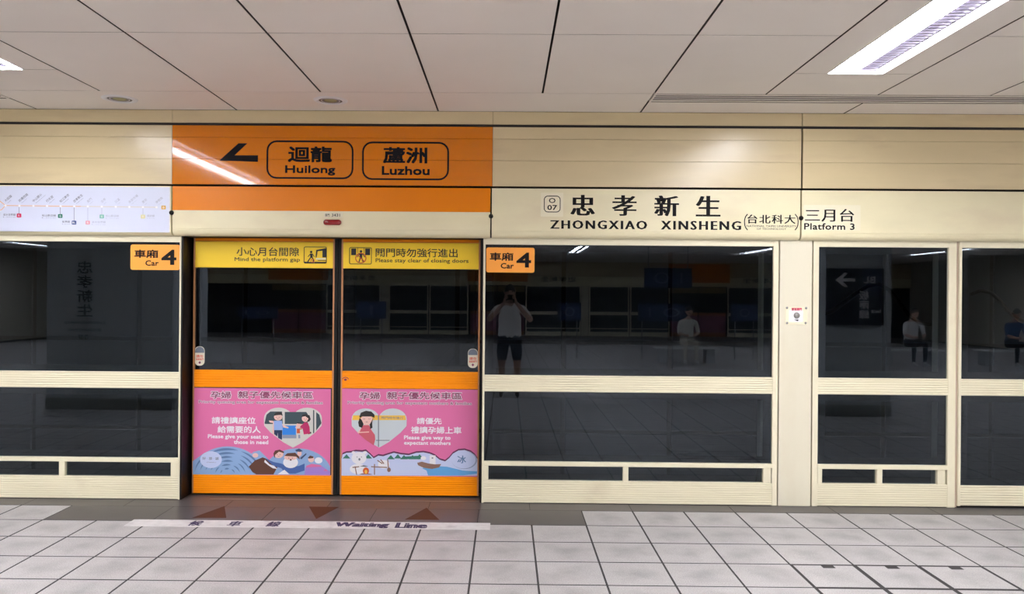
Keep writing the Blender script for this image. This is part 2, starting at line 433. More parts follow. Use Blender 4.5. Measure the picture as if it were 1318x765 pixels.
# ---- ceiling
ZC = H + 237.0 / F * (D + YH) + .004
ceil = MB().box(-16, 16, -26.2, 0.6, ZC + .11, ZC + .2).build('ceiling', M['ceil_gap']); tag(ceil, kind='structure')
PX0, PW, PL = .235, .75, 1.2
def cpanel(mb, x0, x1, y0, y1, gx=.006, gy=.0034, hole=None, t=.02):
    b = .0015; z0, z1 = ZC, ZC + t
    x0 += gx; x1 -= gx; y0 += gy; y1 -= gy
    vs = [(x0, y0, z1), (x1, y0, z1), (x1, y1, z1), (x0, y1, z1), (x0, y0, z0 + b), (x1, y0, z0 + b), (x1, y1, z0 + b), (x0, y1, z0 + b),
          (x0 + b, y0 + b * .3, z0), (x1 - b, y0 + b * .3, z0), (x1 - b, y1 - b * .3, z0), (x0 + b, y1 - b * .3, z0)]
    mb.add(vs, [(4, 5, 1, 0), (5, 6, 2, 1), (6, 7, 3, 2), (7, 4, 0, 3), (8, 9, 5, 4), (9, 10, 6, 5), (10, 11, 7, 6), (11, 8, 4, 7), (11, 10, 9, 8)])
    for q in range(4): mb.m[-9 + q] = 1
    return mb
far = MB()
LW = .34
YL0, YLN = -1.09, 3.6
lamps = []
for i in range(-21, 21):
    x0 = PX0 + PW * i; x1 = x0 + PW
    if x0 < -15.9 or x1 > 15.9: continue
    near = abs((x0 + x1) / 2) < 4.2
    lampcol = (i - 2) % 7 == 0
    segs = []
    if not lampcol:
        y = -.59
        while y > -26: segs.append((y - PL, y, None)); y -= PL
    else:
        segs.append((-1.09, -.59, None)); y = -1.09
        k = 0
        while y > -24.5:
            for q in range(3):
                segs.append((y - PL, y, 'L')); y -= PL
            k += 1
            lamps.append((x0, x1, y + 3 * PL)) if k < 5 else None
            segs.append((y - PL, y, None)); y -= PL
        segs.append((-26, y, None))
    for (ya, yb, kd) in segs:
        mbs = []
        if kd is None or yb < -20.2: mbs = [(x0, x1)]
        else: mbs = [(x0, (x0 + x1) / 2 - LW / 2 - .006 + .006), ((x0 + x1) / 2 + LW / 2, x1)]
        if near and yb > -4.3:
            mb = MB()
            for (a, b_) in mbs:
                cpanel(mb, a if a == x0 else a - .006, b_ if b_ == x1 else b_ + .006, ya, yb)
            mb.build('ceiling_panel', [M['ceil'], M['ceil_gap']], ceil)
        else:
            for (a, b_) in mbs: cpanel(far, a if a == x0 else a - .006, b_ if b_ == x1 else b_ + .006, ya, yb)
# strip beside the facade: double-wide panels, with the slot diffusers' places left out
DFY0, DFY1 = -.585, -.365
for i in range(-21, 21, 2):
    x0 = PX0 + PW * i; x1 = x0 + 2 * PW      # joints at .985 + 1.5 k
    if x0 < -15.5 or x1 > 15.9: continue
    slot = x0 > .9 or x1 < -3.4
    mb = MB()
    cpanel(mb, x0, x1, DFY1 if slot else -.59, YH + .002)
    if abs(x0) < 7: mb.build('ceiling_panel', [M['ceil'], M['ceil_gap']], ceil)
    else: n0 = len(far.m); far.add(mb.v, mb.f); far.m[n0:] = mb.m
fo = far.build('distant_panels', [M['ceil'], M['ceil_gap']], ceil); tag(fo, kind='stuff')

# ---- enclosing walls (outside the picture); left and right added to bounce fill light
tag(MB().box(-16.2, -16, -26.2, 5, -1.4, 3.4).build('wall_left', M['far_wall']), kind='structure')
tag(MB().box(16, 16.2, -26.2, 5, -1.4, 3.4).build('wall_right', M['far_wall']), kind='structure')
tag(MB().box(-16.2, 16.2, -26.4, -26.2, -.16, 3.4).build('wall_back', M['far_wall']), kind='structure')

# ---- track side: far wall of jointed panels, bed, cables
YT = 4.0
tw = MB().box(-16, 16, YT + .03, YT + .2, -1.4, 3.4).build('wall_front', M['gap']); tag(tw, kind='structure')
xj = [P(725 + 137 * k, 450, YT)[0] for k in range(-9, 9)]
pit = (xj[-1] - xj[0]) / (len(xj) - 1)
zj = [-1.2, P(725, 556, YT)[1], P(725, 441, YT)[1], 3.3]
for k in range(-8, 9):
    for a in range(3):
        x0 = xj[9] + pit * k
        MB().bbox(x0 + .03, x0 + pit - .03, YT, YT + .03, zj[a] + .025, zj[a + 1] - .025, .004).build('wall_panel', M['track'], tw)
tag(MB().box(-16, 16, .35, YT + .2, -1.5, -1.2).build('trim_5', M['ballast']), kind='structure')
tag(MB().box(-16, 16, .9, 1.0, -1.2, -.16).build('trim_6', M['ballast']), kind='structure')
tag(MB().box(-16, 16, .62, YT + .2, 3.3, 3.4).build('trim_7', M['ballast']), kind='structure')
for nm, pts, lab in (('a', [(1060, 405), (1072, 400), (1088, 388), (1104, 376), (1118, 368), (1132, 366), (1146, 374), (1158, 390), (1170, 406), (1184, 416), (1200, 418), (1214, 416)], 'black cable sagging in a wave on the tunnel wall behind the small fixed screen'),
                     ('b', [(1250, 379), (1262, 374), (1276, 377), (1288, 388), (1300, 403), (1316, 414), (1340, 418)], 'black cable drooping on the tunnel wall behind the rightmost screen')):
    q = [P(a, b, YT - .04) for a, b in pts]
    c = MB().tube([(x, YT - .035, z) for x, z in q], .024, 8).build('cable', M['cable'])
    tag(c, lab, 'cable', 'cables on the tunnel wall')

# =================================================================== FASCIA
XJ = [P(-260, 200, YH)[0], P(221.5, 200, YH)[0], P(634, 200, YH)[0], P(1032.5, 200, YH)[0], P(1520, 200, YH)[0]]
# levels (at mid picture)
zT0, zT1 = P(652, 160.2, YH)[1], ZC          # trim strip
zU0, zU1 = P(652, 239.9, YH)[1], P(652, 163.6, YH)[1]
zL0, zL1 = P(652, 306.5, YH)[1], P(652, 242.6, YH)[1]
XL, XR = -9.0, 9.0
ends = [XL] + XJ[1:4] + [XR]
for k in range(4):
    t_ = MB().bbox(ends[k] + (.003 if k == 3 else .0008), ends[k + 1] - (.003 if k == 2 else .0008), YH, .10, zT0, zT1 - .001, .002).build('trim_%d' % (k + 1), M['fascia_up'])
    tag(t_, kind='structure')
bk = MB().box(XL, XR, YH + .102, .5, zL0 + .062, ZC + .01).build('wall_inner', M['gap']); tag(bk, kind='structure')

upl = ['plain beige upper fascia panel above the route map', 'glossy orange direction sign panel with arrow, Huilong and Luzhou', 'plain beige upper fascia panel above the large station name',
       'plain beige upper fascia panel above the Platform 3 sticker']
gz = [zU0, P(652, 207, YH)[1], P(652, 179, YH)[1], zU1]
ups = []
for k in range(4):
    e = empty('upper_fascia_panel', ((ends[k] + ends[k + 1]) / 2, YH, zU0)); ups.append(e)
    tag(e, upl[k], 'fascia panel', 'upper fascia panels')
    g = .0015 if k != 3 and k != 2 else .002
    for a in range(3):
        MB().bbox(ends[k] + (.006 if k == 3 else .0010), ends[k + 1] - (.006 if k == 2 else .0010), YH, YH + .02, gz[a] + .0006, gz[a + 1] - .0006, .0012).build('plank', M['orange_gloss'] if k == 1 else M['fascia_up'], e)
# dark top shadow gap ledge with screws
lg = MB().box(XL, XR, YH + .006, YH + .10, zU1 + .001, zT0 - .001).build('trim_8', M['gap']); tag(lg, kind='structure')

lol = ['lower fascia panel carrying the pale route map', 'lower fascia panel with orange band above beige and a red lamp', 'beige lower fascia panel with the large black station name',
       'beige lower fascia panel with the Platform 3 sticker']
los = []
XJL = [XL, P(221, 270, YH)[0], P(632, 270, YH)[0], P(1031, 270, YH)[0], XR]
zB = P(652, 298.2, YH)[1]
for k in range(4):
    e = empty('lower_fascia_panel', ((XJL[k] + XJL[k + 1]) / 2, YH, zL0)); los.append(e)
    tag(e, lol[k], 'fascia panel', 'lower fascia panels')
    x0, x1 = XJL[k] + .0055, XJL[k + 1] - .0055
    r = zB - zL0
    pts = [(YH, zL1), (YH, zB + .006), (YH + .003, zB + .004), (YH + .003, zB + .001), (YH, zB)]
    pts += [(YH + r * (1 - math.cos(R(a))), zB - r * math.sin(R(a))) for a in (12, 30, 50, 70, 90)]
    pts += [(YH + .02 + .03, zL0), (YH + .05, zL1)]
    MB().profile(pts, x0, x1).build('panel_face', M['fascia'], e)
    if k == 1:
        zo = P(430, 272, YH)[1]
        MB().bbox(x0, x1, YH - .0012, YH, zo, zL1, .0006).build('orange_band', M['orange_satin'], e, 'orange painted band')
# knobs at the joints
for k in (1, 2, 3):
    z = P((221, 632, 1030)[k - 1], (274, 278.5, 281)[k - 1], YH)[1]
    kb = MB().lathe([(.0001, -.022), (.010, -.020), (.015, -.012), (.017, -.004), (.017, 0)], (XJL[k], YH, z), 'y', 20).build('joint_knob', M['darkblack'])
    tag(kb, ('black round knob on the joint between route map and orange band', 'black round knob on the joint between orange band and station name',
             'black round knob on the joint left of the Platform 3 sticker')[k - 1], 'knob', 'knobs on the fascia joints')

# ---- orange direction sign: arrow, boxes, names
y = YH - TIP
mb = MB().ppoly([(283, 206), (307, 184.5), (318.5, 184.5), (302, 200), (332, 200), (332, 208.5), (283, 206.8)], y)
mb.build('arrow', M['black'], ups[1], 'black half arrow pointing left')
for x0, x1, y0, y1 in ((343, 455, 181, 230.5), (466, 578, 182.5, 232)):
    a = rect(x0, y0, x1, y1, y); wd = 2.3 / 172
    MB().ring(rrect(*a, .075), rrect(a[0] + wd, a[1] - wd, a[2] + wd, a[3] - wd, .075 - wd), y).build('name_frame', M['black'], ups[1])
mb = MB()
pwrite(mb, '迴龍', 370.5, 188.5, 427.5, 209, y, bold=.034); pwrite(mb, 'Huilong', 367, 213, 431.5, 226, y, bold=.034)
pwrite(mb, '蘆洲', 493, 189.5, 550, 210.5, y, bold=.034); pwrite(mb, 'Luzhou', 491.5, 214, 553, 225.5, y, bold=.034)
mb.build('lettering', M['black'], ups[1])

# ---- station name
e = los[2]
mb = MB()
for ch, cx in (('忠', 750), ('孝', 803.5), ('新', 858), ('生', 911.5)):
    pwrite(mb, ch, cx - 16, 251 + (cx - 750) * .008, cx + 16, 277.5 + (cx - 750) * .008, y, bold=.004, smear=.012)
mb.build('lettering', M['black'], e, 'large black station name in Chinese characters')
mb = MB()
pwrite(mb, 'ZHONGXIAO', 708, 284, 833, 295, y, bold=.004, smear=.009, space=1.28)
pwrite(mb, 'XINSHENG', 850.5, 284.6, 954, 296, y, bold=.004, smear=.009, space=1.28)
mb.build('lettering', M['black'], e, 'station name in Latin capitals')
mb = MB()
pwrite(mb, '台北科大', 962, 276.5, 1024, 288, y, bold=.004, smear=.003, space=1.15)
pwrite(mb, 'NATIONAL TAIPEI UNIVERSITY', 961, 290, 1025, 292.5, y); pwrite(mb, 'OF TECHNOLOGY', 974, 293.6, 1012, 296, y)
for sx, c0 in ((-1, 962), (1, 1023.5)):
    mb.pstroke([(c0, 276), (c0 + sx * 2.4, 279), (c0 + sx * 3.6, 283), (c0 + sx * 3.8, 286), (c0 + sx * 3.4, 290), (c0 + sx * 2, 293.5), (c0, 296)], 1.2, y)
mb.build('lettering', M['black'], e, 'small bracketed sub-name')
a = rect(696, 248, 725, 279, y + .0006)
pl = MB().poly(rrect(*a, .004), y + .0006).build('code_badge', M['plate_beige'], e, 'square station code badge O 07')
a = rect(700, 252, 721.5, 273.5, y); wd = 1.0 / 172
mb = MB().ring(rrect(*a, .03), rrect(a[0] + wd, a[1] - wd, a[2] + wd, a[3] - wd, .03 - wd), y)
pwrite(mb, 'O', 706.5, 255, 715, 261.5, y, bold=.01); pwrite(mb, '07', 704.5, 264, 717, 270.5, y, bold=.02)
mb.build('lettering', M['black'], pl)

# ---- Platform 3 sticker
a = rect(1034.5, 264, 1107.5, 296.5, y + .0006)
pl = MB().poly(rrect(*a, .003), y + .0006).build('platform_sticker', M['plate_beige'], los[3], 'pale sticker reading Platform 3')
mb = MB(); pwrite(mb, '三月台', 1036, 269, 1099.5, 285.5, y, bold=.002, smear=.004, space=1.05); pwrite(mb, 'Platform 3', 1035, 287.5, 1100, 296, y, bold=.022, space=1.05)
mb.build('lettering', M['black'], pl)

# ---- red lamp and its label
cx, cz = P(428, 286.5, YH)
lamp = MB()
pts0 = rrect(cx - .066, cx + .066, cz - .021, cz + .021, .0205, 6); c2 = lambda s, yy: [(cx + (x - cx) * s, yy, cz + (z - cz) * s) for x, z in pts0]
n = len(pts0); vs = c2(1, YH) + c2(1, YH - .014) + c2(.86, YH - .026) + c2(.55, YH - .032)
lamp.add(vs, [(j * n + i, j * n + (i + 1) % n, (j + 1) * n + (i + 1) % n, (j + 1) * n + i) for j in range(3) for i in range(n)] + [tuple(3 * n + i for i in range(n))], True)
lamp.build('door_lamp', M['red_lens'], los[1], 'oval red indicator lens')
pl = MB().prect(416.5, 273.4, 441, 281.2, y).build('number_label', M['plate_beige'], los[1], 'small pale number label')
mb = MB(); pwrite(mb, '車門', 418.5, 275.2, 424, 279, y - .0006, bold=.01); pwrite(mb, '3431', 427, 275.2, 437.5, 279, y - .0006, bold=.01); mb.build('lettering', M['black'], pl)

# ---- route map
e = los[0]; yb_ = YH - .0010; y1 = yb_ - .0007
a = rect(-150, 242.2, 217, 299.2, yb_)
rm = MB().bbox(XJL[0] + 4.9, P(218.5, 270, YH)[0], YH - .0010, YH, P(100, 298.5, YH)[1], P(100, 240.2, YH)[1], .0004).build('route_map', M['map_white'], e, 'pale blue-white line map of the route')
M['m_line'] = mat('map_line_orange', (.80, .42, .20, 1), .5); M['m_line2'] = mat('map_line_faded', (.66, .58, .46, 1), .5)
M['m_ink'] = mat('map_ink', (.16, .17, .24, 1), .5); M['m_faded'] = mat('map_ink_faded', (.42, .44, .56, 1), .5)
M['m_red'] = mat('map_red', (.62, .02, .10, 1), .5); M['m_pink'] = mat('map_pink', (.72, .33, .42, 1), .5); M['m_green'] = mat('map_green', (.01, .16, .11, 1), .5)
M['m_green2'] = mat('map_green_faded', (.20, .48, .42, 1), .5); M['m_blue'] = mat('map_blue', (.02, .06, .24, 1), .5); M['m_yel'] = mat('map_yellow', (.66, .62, .36, 1), .5)
M['m_gold'] = mat('map_gold', (.60, .36, .08, 1), .5)
sx = [7, 25, 43, 60.5, 78, 95.5, 113, 131, 149, 166.5, 184, 201.5]
ly = lambda x: 264.6 + x * .0115
MB().pstroke([(x, ly(x)) for x in (8, 104)], .9, y1).pstroke([(-60, 255), (-10, 255.5), (0, 259), (7, ly(7))], .9, y1).pstroke([(-60, 273), (-8, 273), (2, 270), (7, ly(7))], .9, y1).build('line', M['m_line'], rm)
MB().pstroke([(104, ly(104)), (202, ly(202))], .8, y1).build('line', M['m_line2'], rm)
names = [('大橋頭', 'Daqiaotou'), ('民權西路', 'Minquan W. Rd.'), ('中山國小', 'Zhongshan Elementary School'), ('行天宮', 'Xingtian Temple'), ('松江南京', 'Songjiang Nanjing'), ('忠孝新生', 'Zhongxiao Xinsheng'),
         ('東門', 'Dongmen'), ('古亭', 'Guting'), ('頂溪', 'Dingxi'), ('永安市場', 'Yongan Market'), ('景安', 'Jingan'), ('南勢角', 'Nanshijiao')]
ink, fad, dots = MB(), MB(), MB()
for i, (zh, en) in enumerate(names):
    m_ = ink if i < 6 else fad
    write_rot(m_, zh, sx[i], ly(sx[i]) - 4.5, 3.0, 40, y1, .01)
    write_rot(m_, en, sx[i] + 3, ly(sx[i]) - 3.0, 1.1, 40, y1, 0, 1.0)
    dots.pell(sx[i], ly(sx[i]), 1.5, 1.5, y1 - .0005, 12)
for m_, tx, x0, yy, x1 in ((ink, '淡水信義線', 4, 275, 20), (ink, '松山新店線', 54, 276, 72), (ink, '板南線', 80, 284, 90), (fad, '淡水信義線', 118, 284.5, 136), (fad, '松山新店線', 136, 276.5, 153), (fad, '環狀線', 189, 276.5, 199)):
    pwrite(m_, tx, x0, yy, x1, yy + 3, y1, bold=.01); pwrite(m_, 'Line', x0, yy + 4.1, x1, yy + 5, y1)
for x0, y0_, y2, m_ in ((24.5, 267, 275, ink), (77.5, 267, 276, ink), (95.3, 267, 284, ink), (113, 267, 284, fad), (131, 267, 276, fad), (184, 268, 277, fad)): m_.pstroke([(x0, y0_), (x0, y2)], .6, y1)
ink.build('lettering', M['m_ink'], rm); fad.build('lettering', M['m_faded'], rm, 'faded lettering'); tag(dots.build('station_dots', M['white'], rm), kind='stuff')
for x0, yy, m_, t in ((24.5, 277.5, 'm_red', 'R'), (77.5, 278.2, 'm_green', 'G'), (95.3, 286.7, 'm_blue', 'BL'), (113, 286.7, 'm_pink', 'R'), (131, 278.8, 'm_green2', 'G'), (184, 279, 'm_yel', 'Y'), (210.5, 267.2, 'm_gold', 'O')):
    a = rect(x0 - 2.9, yy - 2.5, x0 + 2.9, yy + 2.5, y1 - .0003)
    b_ = MB(); b_.poly(rrect(*a, .005, 3), y1 - .0003); b_.mi = 1; pwrite(b_, t, x0 - 1.3 * len(t) * .8, yy - 1.2, x0 + 1.3 * len(t) * .8, yy + 1.2, y1 - .0008, bold=.01)
    b_.build('line_badge', [M[m_], M['white']], rm)

# =================================================================== FIXED SCREENS
ZS = dict(top=Z_(310.5), gt=Z_(316), rt=Z_(484.3), rb=Z_(505.8), gb=Z_(595.6), tb=Z_(601.3), vb=Z_(620.3), bot=.0)
ZS['top'] = zL0 + .004
def screen(label, xl, xr, fl_, fr_, posts, rear=None, vents=True, gb=None, sign=None):
    """xl,xr outer edges (m); fl_,fr_ widths of the side frames; posts: x ranges of the vent posts"""
    e = empty('fixed_screen', ((xl + xr) / 2, 0, 0)); tag(e, label, 'screen', 'fixed platform screens')
    gl, gr = xl + fl_, xr - fr_
    z = ZS; g_b = gb if gb is not None else z['gb']
    b0 = 0.0 if vents else .012
    for a, b in ((xl, gl), (gr, xr)):
        MB().bbox(a, b, 0, .06, b0, z['top'], .0015).build('frame_stile', M['beige'], e)
    MB().bbox(gl, gr, .001, .06, z['gt'], z['top'], .0015).build('frame_head', M['beige'], e)
    MB().ribbed(gl, gr, z['rb'], z['rt'], 7, .001, .055).build('ribbed_rail', M['beige'], e)
    bt = z['vb'] if vents else g_b
    MB().ribbed(gl, gr, b0 + .002, bt, 10 if vents else 8, .001, .055).build('ribbed_base', M['beige'], e)
    # glass and black borders
    for nm, z0, z1 in (('upper_pane', z['rt'], z['gt']), ('lower_pane', g_b, z['rb'])):
        MB().box(gl - .002, gr + .002, .018, .026, z0, z1).build(nm, M['glass'], e)
        bx, bz = .062, .05
        o = [(gl, z0), (gr, z0), (gr, z1), (gl, z1)]; i_ = [(gl + bx, z0 + bz), (gr - bx, z0 + bz), (gr - bx, z1 - bz), (gl + bx, z1 - bz)]
        MB().ring(o, i_, .0275).build('pane_border', M['frit'], e)
    if vents:
        MB().bbox(gl, gr, -.004, .055, z['tb'], z['gb'], .002).build('vent_rail', M['beige'], e)
        MB().box(gl, gr, .030, .036, z['vb'], z['tb']).build('vent_pane', M['glass'], e)
        for a, b in posts: MB().bbox(a, b, .002, .05, z['vb'], z['tb'], .002).build('vent_post', M['beige'], e)
    if rear:
        MB().box(rear[0], rear[1], .16, .24, -.05, z['top']).build('rear_post', M['beige_col'], e)
    return e
# F1 left
xr = X_(232.2); w1 = (1001.5 - 621) / 172.0
xl = xr - w1
f1 = screen('wide fixed screen left of the orange doors, under the route map', xl, xr, .035, X_(232.2) - X_(230), [(X_(76.5), X_(84.0)), (X_(220.5), X_(230)), (xl + .035, xl + .09)])
f2 = screen('wide fixed screen right of the orange doors, under the large station name', X_(621), X_(1001.3), X_(623.7) - X_(621), X_(1001.3) - X_(994.5),
            [(X_(622.5), X_(629.5)), (X_(803), X_(810)), (X_(983.5), X_(993.5))], rear=(X_(977, .2), X_(980.5, .2)))
f3 = screen('narrow fixed screen between the keyswitch post and the rightmost screen', X_(1046), X_(1230.3), X_(1053.2) - X_(1046), X_(1230.3) - X_(1220.3),
            [(X_(1053.5), X_(1059.5)), (X_(1130), X_(1137)), (X_(1208), X_(1218))], rear=(X_(1203, .2), X_(1213, .2)))
f4 = screen('rightmost screen, gated leaf with tall lower pane and ribbed foot', X_(1234), X_(1234) + 1.15, X_(1237.5) - X_(1234), .05, [], vents=False, gb=Z_(626, 1280))
tag(f4, 'rightmost hinged screen leaf with tall lower pane and gap at foot', 'screen')
hs = MB().box(X_(1230.6), X_(1233.6), .012, .06, 0.0, ZS['top']).build('hinge_strip', M['hinge']); tag(hs, 'narrow brown hinge strip between the two rightmost screens', 'strip')
# tiny maker's tag on F4
a = rect(1240, 317.4, 1246, 319.6, .015); b_ = MB().poly([(a[0], a[2]), (a[1], a[2]), (a[1], a[3]), (a[0], a[3])], .0165)
b_.mi = 1; pwrite(b_, '3406', 1248, 317.0, 1256, 319.8, .0165, bold=.02); b_.build('small_label', [M['m_faded'], M['white']], f4)

# post with keyswitch
xa, xb = X_(1002.7), X_(1044.4)
cp = empty('screen_post', ((xa + xb) / 2, 0, 0)); tag(cp, 'plain beige post with a keyswitch plate between two fixed screens', 'post')
MB().bbox(xa, xb, -.002, .08, 0, zL0 + .004, .003).build('post_cover', M['beige_col'], cp)
sp = MB().bbox(*rect(1011, 395.5, 1039, 418, -.004)[:2], -.006, -.002, *rect(1011, 395.5, 1039, 418, -.004)[2:], .001).build('switch_plate', M['plate_beige'], cp, 'small keyswitch plate')
for px, py in ((1013, 396.5), (1037.7, 396.8), (1013, 416), (1037, 416)):
    x, z = P(px, py, -.007); MB().lathe([(.0001, -.005), (.006, -.005), (.009, -.001), (.009, .001)], (x, -.006, z), 'y', 12).build('screw', M['steel'], sp)
MB().prect(1015.5, 399.5, 1033.5, 414.5, -.0068).build('switch_label', M['white'], sp)
mb = MB(); pwrite(mb, '緊急開門', 1019, 397, 1032, 400, -.0085, bold=.03); mb.prect(1018.8, 396.6, 1032, 397.3, -.0082); mb.build('lettering', M['m_red'], sp, 'red heading')
x, z = P(1025.5, 406.3, -.007); MB().lathe([(.0001, -.012), (.012, -.012), (.021, -.008), (.023, 0)], (x, -.0068, z), 'y', 20).build('key_cylinder', M['steel'], sp)
MB().ppoly([(1022, 411.7), (1028, 411.7), (1027, 413.6)], -.0078).build('turn_arrow', M['black'], sp)

# left neighbour of F1 and wall beyond, right wall beyond F4 (outside the picture)
tag(MB().bbox(xl - .27, xl - .01, -.002, .08, 0, zL0 + .004, .003).build('screen_post', M['beige_col']), 'plain beige post left of the wide left screen, without keyswitch', 'post')
tag(MB().box(XL, xl - .28, 0, .2, 0, ZC).build('wall_side_left', M['beige_col']), kind='structure')
x4 = X_(1234) + 1.16
tag(MB().box(x4, XR, 0, .2, 0, ZC).build('wall_side_right', M['beige_col']), kind='structure')
for a, b in ((-16, XL), (XR, 16)): tag(MB().box(a, b, 0, .2, -.006, ZC + .02).build('wall_end', M['beige_col']), kind='structure')

# car number stickers on the glass
def car_sign(x0, y0, x1, y1, parent):
    yy = .0155
    a = rect(x0, y0, x1, y1, yy); g = MB()
    pts = rrect(*a, .016, 4); n = len(pts)
    g.add([(x, yy, z) for x, z in pts] + [(x, yy + .002, z) for x, z in pts], [tuple(reversed(range(n)))] + [(i, (i + 1) % n, n + (i + 1) % n, n + i) for i in range(n)])
    p = g.build('car_number_sticker', M['tag_orange'], parent, 'orange sticker reading Car 4')
    m_ = MB(); W, Hh = x1 - x0, y1 - y0; yy -= .001
    q = lambda u0, v0, u1, v1: (x0 + W * u0, y0 + Hh * v0, x0 + W * u1, y0 + Hh * v1)
    pwrite(m_, '車廂', *q(.075, .20, .56, .53), yy, bold=.028); pwrite(m_, 'Car', *q(.30, .62, .57, .84), yy, bold=.022)
    pwrite(m_, '4', *q(.625, .20, .93, .80), yy, bold=.028)
    m_.build('lettering', M['black'], p)
car_sign(168, 315, 231.6, 347.6, f1)
car_sign(625.8, 318.8, 688, 351, f2)

# =================================================================== SLIDING DOORS
# jambs and lintel of the door recess
jl = MB().box(X_(232.6), X_(234.5), .0, .30, 0, zL0).box(X_(232.8), X_(249, YD), YD + .06, .30, 0, zL0).build('trim_9', M['jamb']); tag(jl, kind='structure')
jr = MB().box(X_(619.2), X_(620.6), .0, .30, 0, zL0).build('trim_10', M['jamb']); tag(jr, kind='structure')
tag(MB().box(X_(233), X_(620), .05, .30, zL0 + .002, zL0 + .06).build('trim_11', M['jamb']), kind='structure')

ZD = dict(top=P(430, 302, YD)[1], yt=P(430, 311.5, YD)[1], yb=P(430, 345.5, YD)[1], gt=P(430, 346.5, YD)[1], gb=P(430, 477.5, YD)[1],
          rb=P(430, 500, YD)[1], pb=P(430, 612.3, YD)[1], bot=.012)
ZD['top'] = zL0 - .001
def door(label, px0, px1, seal_side):
    x0, x1 = X_(px0, YD, 470), X_(px1, YD, 470)
    e = empty('sliding_door', ((x0 + x1) / 2, YD, 0)); tag(e, label, 'door', 'orange sliding platform doors')
    z = ZD; fw = .012
    fr = MB().box(x0, x0 + fw, YD - .001, YD + .05, z['bot'], z['top']).box(x1 - fw, x1, YD - .001, YD + .05, z['bot'], z['top']).build('frame_stile', M['orange_edge'], e)
    MB().bbox(x0 + fw, x1 - fw, YD, YD + .05, z['yt'], z['top'], .001).build('head_rail', M['orange_satin'], e)
    MB().bbox(x0 + fw, x1 - fw, YD + .001, YD + .04, z['yb'], z['yt'] - .003, .001).build('yellow_banner', M['yellow'], e, 'yellow safety banner')
    MB().box(x0 + fw, x1 - fw, YD + .012, YD + .02, z['gb'], z['gt']).build('window_pane', M['glass'], e)
    o = [(x0 + fw, z['gb']), (x1 - fw, z['gb']), (x1 - fw, z['gt']), (x0 + fw, z['gt'])]
    L, Rr = (.035, .09) if seal_side > 0 else (.09, .03)
    i_ = [(x0 + fw + L, z['gb'] + .05), (x1 - fw - Rr, z['gb'] + .05), (x1 - fw - Rr, z['gt'] - .005), (x0 + fw + L, z['gt'] - .005)]
    MB().ring(o, i_, YD + .0215).build('pane_border', M['frit'], e)
    MB().ribbed(x0 + fw, x1 - fw, z['rb'], z['gb'], 7, YD - .002, YD + .045, .003).build('ribbed_rail', M['orange_door'], e)
    MB().ribbed(x0 + fw, x1 - fw, z['bot'], z['pb'], 9, YD - .002, YD + .045, .003).build('ribbed_base', M['orange_door'], e)
    MB().bbox(x0 + .002, x1 - .002, YD + .001, YD + .045, z['pb'] + .001, z['rb'] - .001, .001).build('lower_panel', M['gap'], e)
    s0 = x1 if seal_side > 0 else x0
    if seal_side > 0: MB().box(s0 + .0005, s0 + .024, YD + .002, YD + .055, z['bot'], z['top']).build('rubber_seal', M['darkblack'], e)
    else: MB().box(s0 - .024, s0 - .0005, YD + .002, YD + .055, z['bot'], z['top']).build('rubber_seal', M['darkblack'], e)
    return e, x0, x1
dl, dlx0, dlx1 = door('left orange sliding door with the give-your-seat poster', 248.2, 429.6, 1)
dr, drx0, drx1 = door('right orange sliding door with the pregnant mother poster', 438.6, 617.2, -1)

# safety banners
yy = YD - .0006
def picto_frame(x0, y0, x1, y1, parent):
    a = rect(x0, y0, x1, y1, yy); wd = .9 / 172
    return MB().ring(rrect(*a, .012, 4), rrect(a[0] + wd, a[1] - wd, a[2] + wd, a[3] - wd, .012 - wd, 4), yy)
M['mark_red'] = mat('prohibition_red', (.55, .05, .02, 1), .5); M['dgrey'] = mat('dark_grey_print', (.03, .03, .035, 1), .6, spec=.2); M['cream'] = mat('cream_print', (.85, .80, .58, 1), .5)
ban = [c for c in dl.children if c.name.startswith('yellow_banner')][0]
mb = picto_frame(391, 317.6, 420.5, 339.4, ban)
pwrite(mb, '小心月台間隙', 304.5, 318.5, 385, 329.8, yy, bold=.010); pwrite(mb, 'Mind the platform gap', 302, 331.6, 386, 338, yy, bold=.010)
# walking figure and train
mb.pell(400.5, 324.5, 1.5, 1.6, yy, 12).ppoly([(399, 326.5), (402, 326.5), (402.6, 332), (399.4, 332)], yy).pstroke([(400, 331.5), (397.5, 335), (395.5, 338)], 1.4, yy).pstroke([(401.5, 331.5), (403.5, 334.5), (403, 338)], 1.4, yy).pstroke([(399.5, 327), (396.5, 330.5)], 1, yy).pstroke([(402, 327), (404.5, 330.5)], 1, yy)
mb.ppoly([(391.6, 337), (404, 337.6), (404, 339), (391.6, 339)], yy)
mb.build('lettering', M['dgrey'], ban)
MB().ppoly([(407, 322), (419.8, 319.5), (419.8, 331.5), (415, 331.5), (415, 322.8), (408.8, 323.6), (407.5, 331.5), (406, 331.5)], yy).ppoly([(404.5, 337.2), (420, 337.2), (420, 338.8), (404.5, 338.8)], yy).ppoly([(409, 335), (420, 335), (420, 335.8), (409, 335.8)], yy).build('train_symbol', M['dgrey'], ban)
MB().ppoly([(407, 332.3), (420, 332.3), (420, 334.4), (406, 334.4)], yy).build('platform_symbol', M['cream'], ban)
